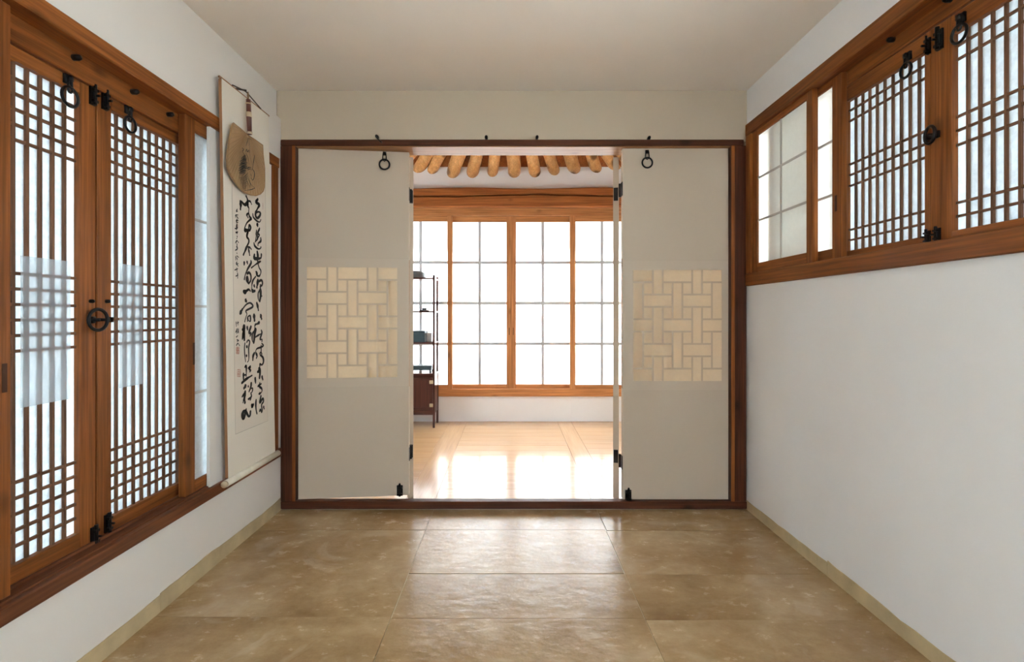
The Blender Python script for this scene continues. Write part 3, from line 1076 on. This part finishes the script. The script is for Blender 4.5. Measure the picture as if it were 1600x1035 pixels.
def quad_sheet(name, a, b, c, d, mat, parent, depth, off=0.0, nu=6, nv=16):
    """sheet with thickness: corners TL TR BL BR"""
    bm = bmesh.new()
    G = []
    for layer in (0, 1):
        g = []
        for j in range(nv + 1):
            row = []
            for i in range(nu + 1):
                u, v = i / nu, j / nv
                p = (a * (1 - u) + b * u) * (1 - v) + (c * (1 - u) + d * u) * v
                p = p + Vector((off - depth * layer, 0, 0))
                row.append(bm.verts.new(p))
            g.append(row)
        G.append(g)
    for layer in (0, 1):
        for j in range(nv):
            for i in range(nu):
                q = (G[layer][j][i], G[layer][j][i + 1], G[layer][j + 1][i + 1], G[layer][j + 1][i])
                bm.faces.new(q)
    for j in range(nv):
        for i in (0, nu):
            bm.faces.new((G[0][j][i], G[0][j + 1][i], G[1][j + 1][i], G[1][j][i]))
    for i in range(nu):
        for j in (0, nv):
            bm.faces.new((G[0][j][i], G[0][j][i + 1], G[1][j][i + 1], G[1][j][i]))
    return mesh_obj(name, bm, mat, parent, tuple((a + d) / 2))


quad_sheet('mount', TL, TR, BL, BR, M_SCROLL, scroll, .0012)
quad_sheet('backing', TL + Vector((0, .001, 0)), TR - Vector((0, .001, 0)), BL + Vector((0, .001, 0)), BR - Vector((0, .001, 0)), M_BACK, scroll, .0125, -.0013)
S1, S2, S3, S4 = onscroll(361.5, 250), onscroll(414, 262), onscroll(367.5, 679), onscroll(418, 658)
quad_sheet('sheet', S1, S2, S3, S4, M_SHEET, scroll, .0003, .0004)
roller = None
ra, rb = onscroll(352, 752), onscroll(434, 710.5)
ra.z = rb.z = .327
bm = bmesh.new()
bm_tube(bm, [(XS + .001, ra.y, ra.z), (XS + .001, rb.y, rb.z)], .0145, 18)
roller = mesh_obj('roller', bm, M_ROLLER, scroll, tuple((ra + rb) / 2), True)
bm = bmesh.new()
bm_tube(bm, [(XS + .001, ra.y - .012, ra.z), (XS + .001, ra.y - .001, ra.z)], .0135, 18)
mesh_obj('roller_knob', bm, M_BAND, roller, tuple(ra), True)
bm = bmesh.new()
bm_tube(bm, [TL + Vector((-.004, -.012, .002)), TR + Vector((-.004, .008, .002))], .005, 8)
mesh_obj('top_rod', bm, M_BACK, scroll, tuple((TL + TR) / 2), True)
bm = bmesh.new()
c0, c1, c2 = onscroll(362, 133), onscroll(383, 143.5), onscroll(406.5, 170)
bm_tube(bm, [c0 + Vector((.003, 0, 0)), c1 + Vector((.003, 0, .002)), c2 + Vector((.003, 0, 0))], .0028, 6)
bm_tube(bm, [onscroll(378.5, 138.5) + Vector((-.03, 0, 0)), onscroll(381, 141.5) + Vector((.012, 0, 0))], .004, 8)
mesh_obj('hanging_cord', bm, M_DARKCORD, scroll, tuple(c1), True)

Z0 = 14.786
OFF = {1: 295, 2: 360, 3: 425, 4: 490, 5: 555, 6: 610}


def catmull(P, n=6):
    if len(P) < 3:
        out = []
        for i in range(n + 1):
            t = i / n
            out.append(P[0] * (1 - t) + P[-1] * t)
        return out
    Q = [P[0] * 2 - P[1]] + P + [P[-1] * 2 - P[-2]]
    out = []
    for i in range(1, len(Q) - 2):
        p0, p1, p2, p3 = Q[i - 1], Q[i], Q[i + 1], Q[i + 2]
        for k in range(n):
            t = k / n
            out.append(.5 * ((2 * p1) + (p2 - p0) * t + (2 * p0 - 5 * p1 + 4 * p2 - p3) * t * t + (3 * p1 - p0 - 3 * p2 + p3) * t ** 3))
    out.append(Q[-2])
    return out


def ribbon(bm, P, w):
    """P: points with constant x (on a sheet facing +x); brush stroke of width w"""
    C = catmull(P)
    n = len(C)
    prev = None
    lens = sum((C[i + 1] - C[i]).length for i in range(n - 1))
    for i, p in enumerate(C):
        t = (C[min(i + 1, n - 1)] - C[max(i - 1, 0)])
        if t.length < 1e-7:
            t = Vector((0, 0, 1))
        t.normalize()
        nn = Vector((0, -t.z, t.y))
        s = i / (n - 1)
        ww = w * .5 * (.62 + .38 * math.sin(math.pi * min(1, s * 1.15 + .12)) + .10 * math.sin(s * 9 + w * 900))
        # brush held at a slant: heavier down strokes
        ww *= .8 + .3 * abs(t.z)
        a, b = bm.verts.new(p + nn * ww), bm.verts.new(p - nn * ww)
        if prev:
            bm.faces.new((prev[0], a, b, prev[1]))
        if i in (0, n - 1):
            d = -t if i == 0 else t
            m = bm.verts.new(p + d * ww * .7)
            m1 = bm.verts.new(p + d * ww * .5 + nn * ww * .7)
            m2 = bm.verts.new(p + d * ww * .5 - nn * ww * .7)
            bm.faces.new((a, m1, m, m2, b))
        prev = (a, b)


CH = [  # right column, then left column: (tile, width factor, points)
    [(1, 1.6, [(705, 240), (660, 310), (735, 370), (700, 450), (655, 540)]), (1, 1.4, [(655, 530), (650, 620), (690, 680), (745, 630), (760, 560), (710, 535), (665, 560)]), (1, 1, [(585, 580), (600, 660), (680, 745), (745, 768), (772, 715)])],
    [(1, 1.9, [(688, 815), (697, 860)]), (1, 1, [(745, 910), (720, 1000)]), (1, 1, [(672, 960), (665, 1040), (665, 1090), (645, 1230)]), (2, 1.1, [(738, -40), (700, 70), (742, 105), (700, 180)]), (2, 1.1, [(768, 170), (770, 250), (712, 300), (705, 350)]), (2, 1, [(695, 90), (690, 200), (640, 270)]), (2, 1.1, [(612, 290), (630, 360), (700, 425), (755, 425), (776, 385)])],
    [(2, 1.6, [(688, 490), (702, 600), (695, 715)]), (2, 1.7, [(625, 560), (622, 645), (700, 655), (770, 640), (785, 555)]), (2, 1.1, [(772, 715), (700, 755), (550, 870)]), (2, .9, [(705, 770), (735, 870), (770, 930), (768, 1000), (745, 1060)])],
    [(2, 1.2, [(655, 955), (690, 1000), (688, 1040)]), (3, 1, [(660, 10), (680, 80), (735, 95), (765, 40), (772, -40)]), (3, 1, [(655, 105), (590, 200), (565, 300), (560, 420)]), (3, 1.9, [(565, 430), (600, 448), (640, 440)]), (3, 1.3, [(613, 305), (630, 350)])],
    [(3, 1.7, [(705, 180), (692, 280), (680, 365)]), (3, 1.3, [(715, 225), (785, 195), (810, 260), (785, 325), (755, 295)]), (3, 1.1, [(762, 320), (755, 400)]), (3, 1.9, [(760, 400), (768, 540), (745, 680)]), (3, .9, [(745, 415), (710, 500), (712, 620), (740, 690)]), (3, 1.4, [(760, 545), (800, 560)])],
    [(3, 1.6, [(675, 715), (700, 800), (715, 890)])],
    [(4, 1.8, [(612, 25), (620, 100), (627, 170)]), (4, 1.7, [(765, 30), (790, 130)]), (4, 1.7, [(742, 205), (690, 240)]), (4, 1, [(700, 238), (640, 265), (630, 360)]), (4, 1.9, [(655, 360), (630, 450), (618, 600), (605, 680)]), (4, 1, [(620, 400), (575, 480), (575, 620), (610, 690)]), (4, 1, [(635, 555), (720, 500), (790, 465)]), (4, 1.1, [(780, 385), (795, 450), (755, 595), (800, 600), (795, 650)])],
    [(4, 1, [(790, 690), (830, 740), (780, 780), (690, 810), (660, 850), (650, 910)]), (4, .9, [(778, 740), (778, 880), (748, 930), (775, 980)]), (4, .8, [(775, 890), (795, 940), (775, 985), (820, 1020)]), (4, 1.5, [(625, 915), (595, 980), (585, 1085)]), (4, 1.2, [(655, 910), (685, 980), (668, 1035)]), (5, 1.2, [(755, 0), (820, 60), (832, 160), (795, 230), (752, 200), (750, 255)])],
    [(5, 1.9, [(732, 300), (752, 400), (740, 535)]), (5, 1.6, [(692, 395), (765, 345)]), (5, 1.4, [(640, 530), (652, 650)]), (5, 1.3, [(795, 490), (820, 575)])],
    [(5, 1.1, [(748, 640), (742, 730), (792, 775), (792, 850), (740, 905)]), (5, 1.2, [(700, 725), (785, 662)]), (5, 1.5, [(760, 885), (722, 900)])],
    [(6, 1.2, [(662, 220), (655, 350), (665, 470), (682, 545)]), (6, 1.3, [(775, 130), (750, 285), (815, 195), (832, 260), (790, 340), (803, 470), (790, 515)]), (6, 1.2, [(740, 490), (765, 450), (790, 510)]), (6, 1.1, [(832, 370), (850, 435)]), (6, 1.7, [(556, 335), (580, 372), (600, 328)])],
    [(1, 1.6, [(300, 285), (306, 380), (300, 480)]), (1, 1.6, [(325, 300), (400, 370), (465, 315), (458, 235), (430, 168)]), (1, 1, [(485, 280), (530, 300), (560, 365)]), (1, 1, [(485, 360), (470, 400), (495, 450), (490, 560)]), (1, 1.1, [(490, 560), (510, 640), (550, 690), (520, 720), (450, 790), (405, 890), (392, 970)]), (1, 1, [(490, 560), (448, 610), (480, 675)])],
    [(1, 1.9, [(395, 965), (440, 960), (520, 960)]), (1, 1.2, [(520, 960), (535, 890), (505, 840), (490, 920), (475, 1020)]), (2, 1.3, [(480, 0), (450, 140), (490, 210), (490, 285), (450, 370)]), (2, 1.2, [(455, 360), (410, 470), (365, 575)]), (2, 1.1, [(465, 385), (520, 400), (552, 440)]), (2, 1.1, [(485, 420), (515, 580)])],
    [(2, 1.3, [(390, 735), (385, 800)]), (2, 1.1, [(450, 715), (466, 775)]), (2, 1.1, [(540, 700), (545, 760), (470, 890), (415, 1020), (390, 1140)]), (3, 1.3, [(450, 45), (500, 18), (540, 80), (540, 190), (495, 270)]), (3, 1.3, [(495, 270), (440, 180), (460, 110), (485, 205)])],
    [(3, 2.2, [(370, 450), (410, 465), (465, 420)]), (3, 1.2, [(460, 420), (500, 410), (530, 445)])],
    [(3, 1.8, [(412, 645), (442, 685)]), (3, 1.7, [(290, 970), (345, 865)]), (3, 1, [(340, 875), (430, 760), (520, 718), (582, 770), (570, 820), (440, 890), (430, 930), (450, 975), (420, 1070), (400, 1155)]), (4, 1.1, [(470, 80), (465, 180)]), (4, 1, [(470, 75), (525, 55), (532, 160), (510, 182), (470, 135)])],
    [(4, 2.0, [(385, 285), (380, 430), (392, 620)]), (4, 1.3, [(340, 375), (410, 345)]), (4, 1.3, [(365, 440), (345, 595)]), (4, 1.3, [(455, 310), (466, 380)]), (4, 1.4, [(545, 300), (500, 440), (540, 460), (522, 525)])],
    [(4, .8, [(405, 685), (393, 800), (400, 960), (418, 1120)]), (4, .9, [(445, 670), (480, 618), (515, 660), (490, 800), (495, 980), (490, 1080), (462, 1125)]), (4, 1.5, [(452, 760), (442, 790)]), (4, 1.3, [(440, 968), (440, 998)])],
    [(5, 1.1, [(398, 285), (430, 255), (437, 380), (430, 490)]), (5, 1.3, [(370, 430), (370, 570)]), (5, .9, [(370, 475), (430, 450)]), (5, 1.1, [(475, 310), (530, 265), (505, 330), (542, 350), (515, 390)]), (5, 1.5, [(330, 650), (430, 560), (572, 470)])],
    [(5, 1.8, [(428, 700), (380, 772)]), (5, 1, [(335, 970), (410, 855)]), (6, 1.7, [(412, 25), (395, 150), (405, 295)]), (6, 1, [(385, 180), (360, 290)]), (5, 1.1, [(475, 715), (490, 735)]), (5, 1.4, [(550, 645), (540, 740), (497, 850)]), (5, .9, [(520, 785), (580, 770), (570, 850), (540, 880)]), (6, 1, [(540, 60), (552, 150), (480, 212), (545, 190), (525, 235)])],
    [(6, 1.0, [(435, 430), (420, 530)]), (6, 1.8, [(420, 520), (375, 645), (348, 570), (380, 495), (430, 500), (485, 598), (520, 585), (532, 490)])],
]
for ch in CH:
    bm = bmesh.new()
    ps = []
    for (tile, wf, pts) in ch:
        P = [onscroll(355 + x / Z0, OFF[tile] + y / Z0) + Vector((.0011, 0, 0)) for x, y in pts]
        ps += P
        ribbon(bm, P, .0112 * wf)
    c = sum(ps, Vector()) / len(ps)
    mesh_obj('ink_character', bm, M_INK, scroll, tuple(c))
SMALL = [
    [(1, [(225, 470), (205, 530), (235, 520)])], [(1, [(185, 610), (245, 605)]), (1, [(188, 610), (190, 660)]), (1, [(210, 640), (250, 690)])],
    [(1, [(195, 740), (250, 730)]), (1, [(220, 700), (210, 780), (245, 775)])], [(1, [(220, 810), (205, 880), (230, 880), (225, 830)])],
    [(1, [(170, 925), (240, 905)]), (1, [(215, 900), (205, 950)])], [(1, [(190, 1005), (240, 1010)]), (2, [(190, 60), (240, 35)]), (2, [(215, 30), (225, 85)])],
    [(2, [(222, 130), (226, 165)]), (2, [(214, 185), (216, 200)])], [(2, [(185, 295), (220, 240), (258, 290)]), (2, [(215, 310), (225, 340)])],
    [(2, [(205, 380), (240, 400)]), (2, [(218, 350), (220, 460)]), (2, [(180, 465), (240, 425)])], [(2, [(215, 520), (222, 540)])],
    [(2, [(195, 600), (190, 690)]), (2, [(215, 590), (262, 630)]), (2, [(220, 640), (230, 690)])], [(2, [(220, 730), (205, 780), (250, 830)]), (2, [(215, 785), (250, 770)])],
    [(2, [(165, 920), (240, 890)]), (2, [(215, 870), (220, 960)])], [(2, [(235, 1000), (238, 1050)]), (3, [(232, 20), (235, 150)]), (3, [(190, 100), (245, 80)])],
    [(4, [(200, 190), (205, 300)]), (4, [(242, 185), (245, 270)]), (4, [(225, 225), (262, 205)])], [(4, [(188, 440), (230, 350)]), (4, [(215, 360), (215, 465)]), (4, [(252, 355), (235, 450)]), (4, [(250, 400), (256, 450)])],
    [(4, [(200, 550), (240, 515)])], [(4, [(215, 605), (258, 630), (220, 648)])], [(4, [(205, 745), (240, 690), (282, 750)])],
]
for ch in SMALL:
    bm = bmesh.new()
    ps = []
    for tile, pts in ch:
        P = [onscroll(355 + x / Z0, OFF[tile] + y / Z0) + Vector((.0011, 0, 0)) for x, y in pts]
        ps += P
        ribbon(bm, P, .0062)
    mesh_obj('small_ink_character', bm, M_INK2, scroll, tuple(sum(ps, Vector()) / len(ps)))
for (tile, x0, y0, x1, y1) in ((4, 203, 780, 272, 850), (4, 203, 860, 272, 932), (5, 230, 340, 300, 500), (1, 812, 330, 828, 480)):
    bm = bmesh.new()
    q = lambda a, b: onscroll(355 + (x0 + (x1 - x0) * a) / Z0, OFF[tile] + (y0 + (y1 - y0) * b) / Z0) + Vector((.0011, 0, 0))
    segs = [[(0, 0), (1, 0)], [(1, 0), (1, 1)], [(1, 1), (0, 1)], [(0, 1), (0, 0)], [(.15, .3), (.85, .3)], [(.5, .05), (.5, .95)], [(.15, .6), (.85, .55)], [(.25, .65), (.3, .9)], [(.7, .65), (.75, .9)]]
    for a, b in (segs if x1 - x0 > 30 else [[(.5, 0), (.5, 1)]]):
        ribbon(bm, [q(*a), q(*b)], .0035)
    mesh_obj('red_seal', bm, M_SEAL, scroll, tuple(q(.5, .5)))
bm = bmesh.new()
for a, b in ((S1, S3), (S2, S4), (S3, S4)):
    ribbon(bm, [a + Vector((.0009, 0, 0)), b + Vector((.0009, 0, 0))], .0022)
mesh_obj('border_line', bm, M_LINE, scroll, tuple(S3))

# ------------------------------------------------------------------ round fan hung in front of the scroll
XFN = -1.153


def onfan(zx, zy):
    return onscroll(350 + zx / 8.286, 185 + zy / 8.286, XFN)


fan = empty('hand_fan', tuple(onscroll(388, 303, XFN)), 'round brown paper fan with ink drawing hung over the scroll', 'fan')
outl = [(123, 60), (300, 210), (500, 348), (505, 470), (522, 620), (526, 780), (522, 890), (508, 940), (470, 980), (410, 1002), (340, 990), (270, 958), (200, 900), (140, 820), (85, 730), (50, 640), (45, 540), (52, 420), (75, 260), (100, 130)]
bm = bmesh.new()
P = [onfan(*p) for p in outl]
cen = onfan(290, 560)
ft = [bm.verts.new(p) for p in P]
bk = [bm.verts.new(p + Vector((-.006, 0, 0))) for p in P]
cf_, cb_ = bm.verts.new(cen + Vector((.002, 0, 0))), bm.verts.new(cen + Vector((-.006, 0, 0)))
for i in range(len(P)):
    j = (i + 1) % len(P)
    bm.faces.new((ft[i], ft[j], cf_)); bm.faces.new((bk[j], bk[i], cb_)); bm.faces.new((ft[i], bk[i], bk[j], ft[j]))
blade = mesh_obj('blade', bm, M_FAN, fan, tuple(cen))
blade['label'] = 'tan oiled paper fan blade'
bm = bmesh.new()
bm_tube(bm, [onfan(*p) for p in outl], .0028, 6, True)
mesh_obj('rim', bm, M_FANRIB, fan, tuple(cen), True)
hub = onfan(300, 205)
for k in range(len(outl) * 2):
    i = k // 2
    a = Vector(onfan(*outl[i])); b = Vector(onfan(*outl[(i + 1) % len(outl)]))
    p = a if k % 2 == 0 else (a + b) / 2
    if (p - hub).length < .08:
        continue
    bm = bmesh.new()
    e1 = hub + (p - hub) * .06 + Vector((.0008, 0, 0)); e2 = hub + (p - hub) * .985 + Vector((.0012, 0, 0))
    md = (e1 + e2) / 2 + Vector((.0022, 0, 0))
    bm_tube(bm, [e1, md, e2], .0011, 4)
    mesh_obj('rib', bm, M_FANRIB, fan, tuple(e1))
bm = bmesh.new()
h0, h1 = onscroll(386.5, 155.5, XFN), onscroll(386.5, 209, XFN)
h1.y = h0.y + .012
bm_tube(bm, [h0 + Vector((.004, 0, 0)), (h0 + h1) / 2 + Vector((.004, 0, 0)), h1 + Vector((.004, 0, 0))], [.0095, .0108, .009], 12)
hd = mesh_obj('handle', bm, M_FANH, fan, tuple(h0), True)
for t0, t1 in ((.10, .135), (.36, .50), (.92, .985)):
    bm = bmesh.new()
    a, b = h0 * (1 - t0) + h1 * t0 + Vector((.004, 0, 0)), h0 * (1 - t1) + h1 * t1 + Vector((.004, 0, 0))
    bm_tube(bm, [a, b], .0113, 12)
    mesh_obj('handle_band', bm, M_BAND, hd, tuple(a), True)
bm = bmesh.new()
lp = [onscroll(386, 144, XFN), onscroll(387.2, 149, XFN), onscroll(386.6, 156, XFN), onscroll(385.2, 149, XFN)]
bm_tube(bm, [p + Vector((.004, 0, 0)) for p in lp], .0025, 6, True)
mesh_obj('loop', bm, M_CORD, fan, tuple(lp[0]), True)
R = random.Random(11)
DR = [
    (.0030, [(300, 255), (285, 310), (270, 360)]), (.002, [(312, 268), (320, 400), (320, 480), (350, 600)]), (.002, [(300, 255), (345, 280)]),
    (.0035, [(218, 385), (240, 400), (225, 430), (245, 465)]), (.004, [(268, 430), (280, 400), (290, 435), (308, 410), (310, 440)]), (.003, [(270, 450), (300, 520), (310, 600)]),
    (.0045, [(382, 480), (368, 570), (352, 660)]), (.006, [(285, 650), (310, 635), (335, 640)]), (.004, [(290, 670), (320, 655), (345, 670)]),
    (.0055, [(350, 655), (380, 700), (375, 770), (355, 800), (335, 770)]), (.003, [(330, 720), (345, 760)]),
    (.004, [(290, 700), (300, 780), (340, 860), (385, 905)]), (.004, [(385, 905), (330, 925), (250, 932)]), (.003, [(270, 720), (285, 820), (300, 930)]),
    (.003, [(310, 800), (330, 860), (350, 915)]), (.003, [(290, 820), (315, 880), (325, 925)])]
EDGE = [(480, 235), (520, 205), (560, 188), (600, 172), (640, 180), (680, 172), (715, 182), (740, 215)]


def left_edge(y):
    for (y0, x0), (y1, x1) in zip(EDGE, EDGE[1:]):
        if y <= y1:
            return x0 + (x1 - x0) * max(0, (y - y0)) / (y1 - y0)
    return EDGE[-1][1]


for k in range(44):
    t = k / 43.0
    y0 = 475 + 235 * t + R.uniform(-6, 6)
    x0 = 262 + 18 * math.sin(t * 3) + R.uniform(-14, 10)
    xe = left_edge(y0 + 22) + R.uniform(-4, 26)
    DR.append((.0018 + .0012 * R.random(), [(x0, y0), ((x0 + xe) / 2, y0 + 4 + R.uniform(-6, 8)), (xe, y0 + 26 + R.uniform(-8, 12))]))
for k in range(18):
    t = k / 17.0
    DR.append((.0016, [(285 - 10 * t + R.uniform(-8, 8), 715 + 190 * t), (240, 755 + 165 * t), (185 + 50 * t + R.uniform(-8, 8), 770 + 160 * t)]))
bm = bmesh.new()
for w, pts in DR:
    ribbon(bm, [onfan(*p) + Vector((.0048, 0, 0)) for p in pts], w)
mesh_obj('ink_drawing', bm, M_INK2, fan, tuple(cen))

# ------------------------------------------------------------------ display shelf in the far room
SX0, SX1 = -1.22, -.687
SY0, SY1 = 4.632, 4.872
shelf = empty('display_shelf', ((SX0 + SX1) / 2, (SY0 + SY1) / 2, 0), 'tall dark wooden open display shelf with a cabinet base in the far room', 'shelf')
p = .019
for x in (SX0, SX1 - p):
    for y in (SY0, SY1 - p):
        box('post', (x, x + p), (y, y + p), (0, 1.385), W_SHELF['z'], shelf, .002)
LV = [1.362, 1.060, .775, .492]
for z in LV:
    box('shelf_board', (SX0 + .002, SX1 - .002), (SY0 + .002, SY1 - .002), (z - .014, z), W_SHELF['x'], shelf, .0015)
box('cabinet_side', (SX1 - .017, SX1 - .005), (SY0 + p, SY1 - p), (.125, .478), W_SHELF['z'], shelf, .001)
box('cabinet_side', (SX0 + .005, SX0 + .017), (SY0 + p, SY1 - p), (.125, .478), W_SHELF['z'], shelf, .001)
box('cabinet_back', (SX0 + p, SX1 - p), (SY1 - .016, SY1 - .006), (.125, .478), W_SHELF['x'], shelf, 0)
box('cabinet_bottom', (SX0 + p, SX1 - p), (SY0 + .004, SY1 - .004), (.118, .135), W_SHELF['x'], shelf, .001)
box('bottom_rail', (SX0 + p, SX1 - p), (SY0 + .002, SY0 + .016), (.118, .160), W_SHELF['x'], shelf, .001)
box('top_rail', (SX0 + p, SX1 - p), (SY0 + .002, SY0 + .016), (.455, .478), W_SHELF['x'], shelf, .001)
xm = (SX0 + SX1) / 2
for k, (a, b) in enumerate(((SX0 + p, xm - .001), (xm + .001, SX1 - p))):
    d = box('cabinet_door', (a + .002, b - .002), (SY0 + .006, SY0 + .018), (.163, .452), W_SHELF['z'], shelf, .001)
    f = .022
    box('door_frame', (a + .002, a + f), (SY0 + .001, SY0 + .007), (.163, .452), W_SHELF['z'], d, .001)
    box('door_frame', (b - f, b - .002), (SY0 + .001, SY0 + .007), (.163, .452), W_SHELF['z'], d, .001)
    box('door_frame', (a + f, b - f), (SY0 + .001, SY0 + .007), (.163, .163 + f), W_SHELF['x'], d, .001)
    box('door_frame', (a + f, b - f), (SY0 + .001, SY0 + .007), (.452 - f, .452), W_SHELF['x'], d, .001)
    hx = b if k == 1 else a
    for z in (.205, .415):
        s = -1 if k == 1 else 1
        box('hinge', tuple(sorted((hx + s * -.004, hx + s * .030))), (SY0 - .002, SY0 + .001), (z - .016, z + .016), M_BRASS, d, .001)
    kx = (a + .02) if k == 1 else (b - .02)
    bm = bmesh.new()
    bm_tube(bm, [(kx, SY0, .32), (kx, SY0 - .012, .32), (kx, SY0 - .014, .30)], [.010, .008, .005], 10)
    mesh_obj('knob', bm, M_BRASS, d, (kx, SY0, .32), True)

# things on the shelf
def dome(name, x0, x1, y0, y1, z0, h, mat, label, cat):
    bm = bmesh.new()
    lev = [(1.06, 0), (1.06, .10), (1.0, .12), (1.0, .55), (.92, .78), (.74, .93), (.5, 1.0)]
    cx, cy = (x0 + x1) / 2, (y0 + y1) / 2
    rings = []
    for s, t in lev:
        rg = []
        for k in range(20):
            a = 2 * math.pi * k / 20
            cc, ss = math.cos(a), math.sin(a)
            e = .55
            rg.append(bm.verts.new((cx + (x1 - x0) / 2 * s * math.copysign(abs(cc) ** e, cc), cy + (y1 - y0) / 2 * s * math.copysign(abs(ss) ** e, ss), z0 + h * t)))
        rings.append(rg)
    for A, B in zip(rings, rings[1:]):
        for k in range(20):
            bm.faces.new((A[k], A[(k + 1) % 20], B[(k + 1) % 20], B[k]))
    bm.faces.new(rings[0][::-1]); bm.faces.new(rings[-1])
    return tag(mesh_obj(name, bm, mat, None, (cx, cy, z0), False), label, cat)


dome('lidded_box', -1.02, -.795, 4.665, 4.84, LV[0], .07, M_GREY, 'dark grey domed box on top of the display shelf', 'box')
o = empty('ornament', (-.80, 4.72, LV[1]), 'tiny dark ornament on the second board of the display shelf', 'ornament')
box('base', (-.835, -.755), (4.70, 4.75), (LV[1], LV[1] + .010), M_GREY, o, .002)
box('top', (-.815, -.775), (4.705, 4.745), (LV[1] + .010, LV[1] + .028), M_GREY, o, .004)
o = empty('storage_box', (-.88, 4.74, LV[2]), 'square dark teal box on the third board of the display shelf', 'box')
box('body', (-.98, -.783), (4.655, 4.82), (LV[2], LV[2] + .078), M_TEAL, o, .003)
box('lid', (-.984, -.779), (4.651, 4.824), (LV[2] + .079, LV[2] + .104), M_TEAL, o, .003)
o = empty('pale_case', (-.755, 4.78, LV[2]), 'small pale case beside the square teal box', 'case')
box('body', (-.777, -.730), (4.74, 4.83), (LV[2], LV[2] + .055), M_CLEARISH, o, .004)
box('lid', (-.778, -.729), (4.739, 4.831), (LV[2] + .056, LV[2] + .085), M_CLEARISH, o, .004)
o = empty('low_tray', (-.85, 4.74, LV[3]), 'long low dark teal tray with feet on the cabinet top', 'tray')
box('tray_body', (-1.0, -.722), (4.66, 4.83), (LV[3] + .026, LV[3] + .066), M_TEAL, o, .004)
box('rim', (-1.005, -.717), (4.655, 4.835), (LV[3] + .062, LV[3] + .07), M_TEAL, o, .002)
for x in (-.995, -.742):
    for y in (4.665, 4.81):
        box('foot', (x, x + .016), (y, y + .016), (LV[3], LV[3] + .027), M_TEAL, o, .001)
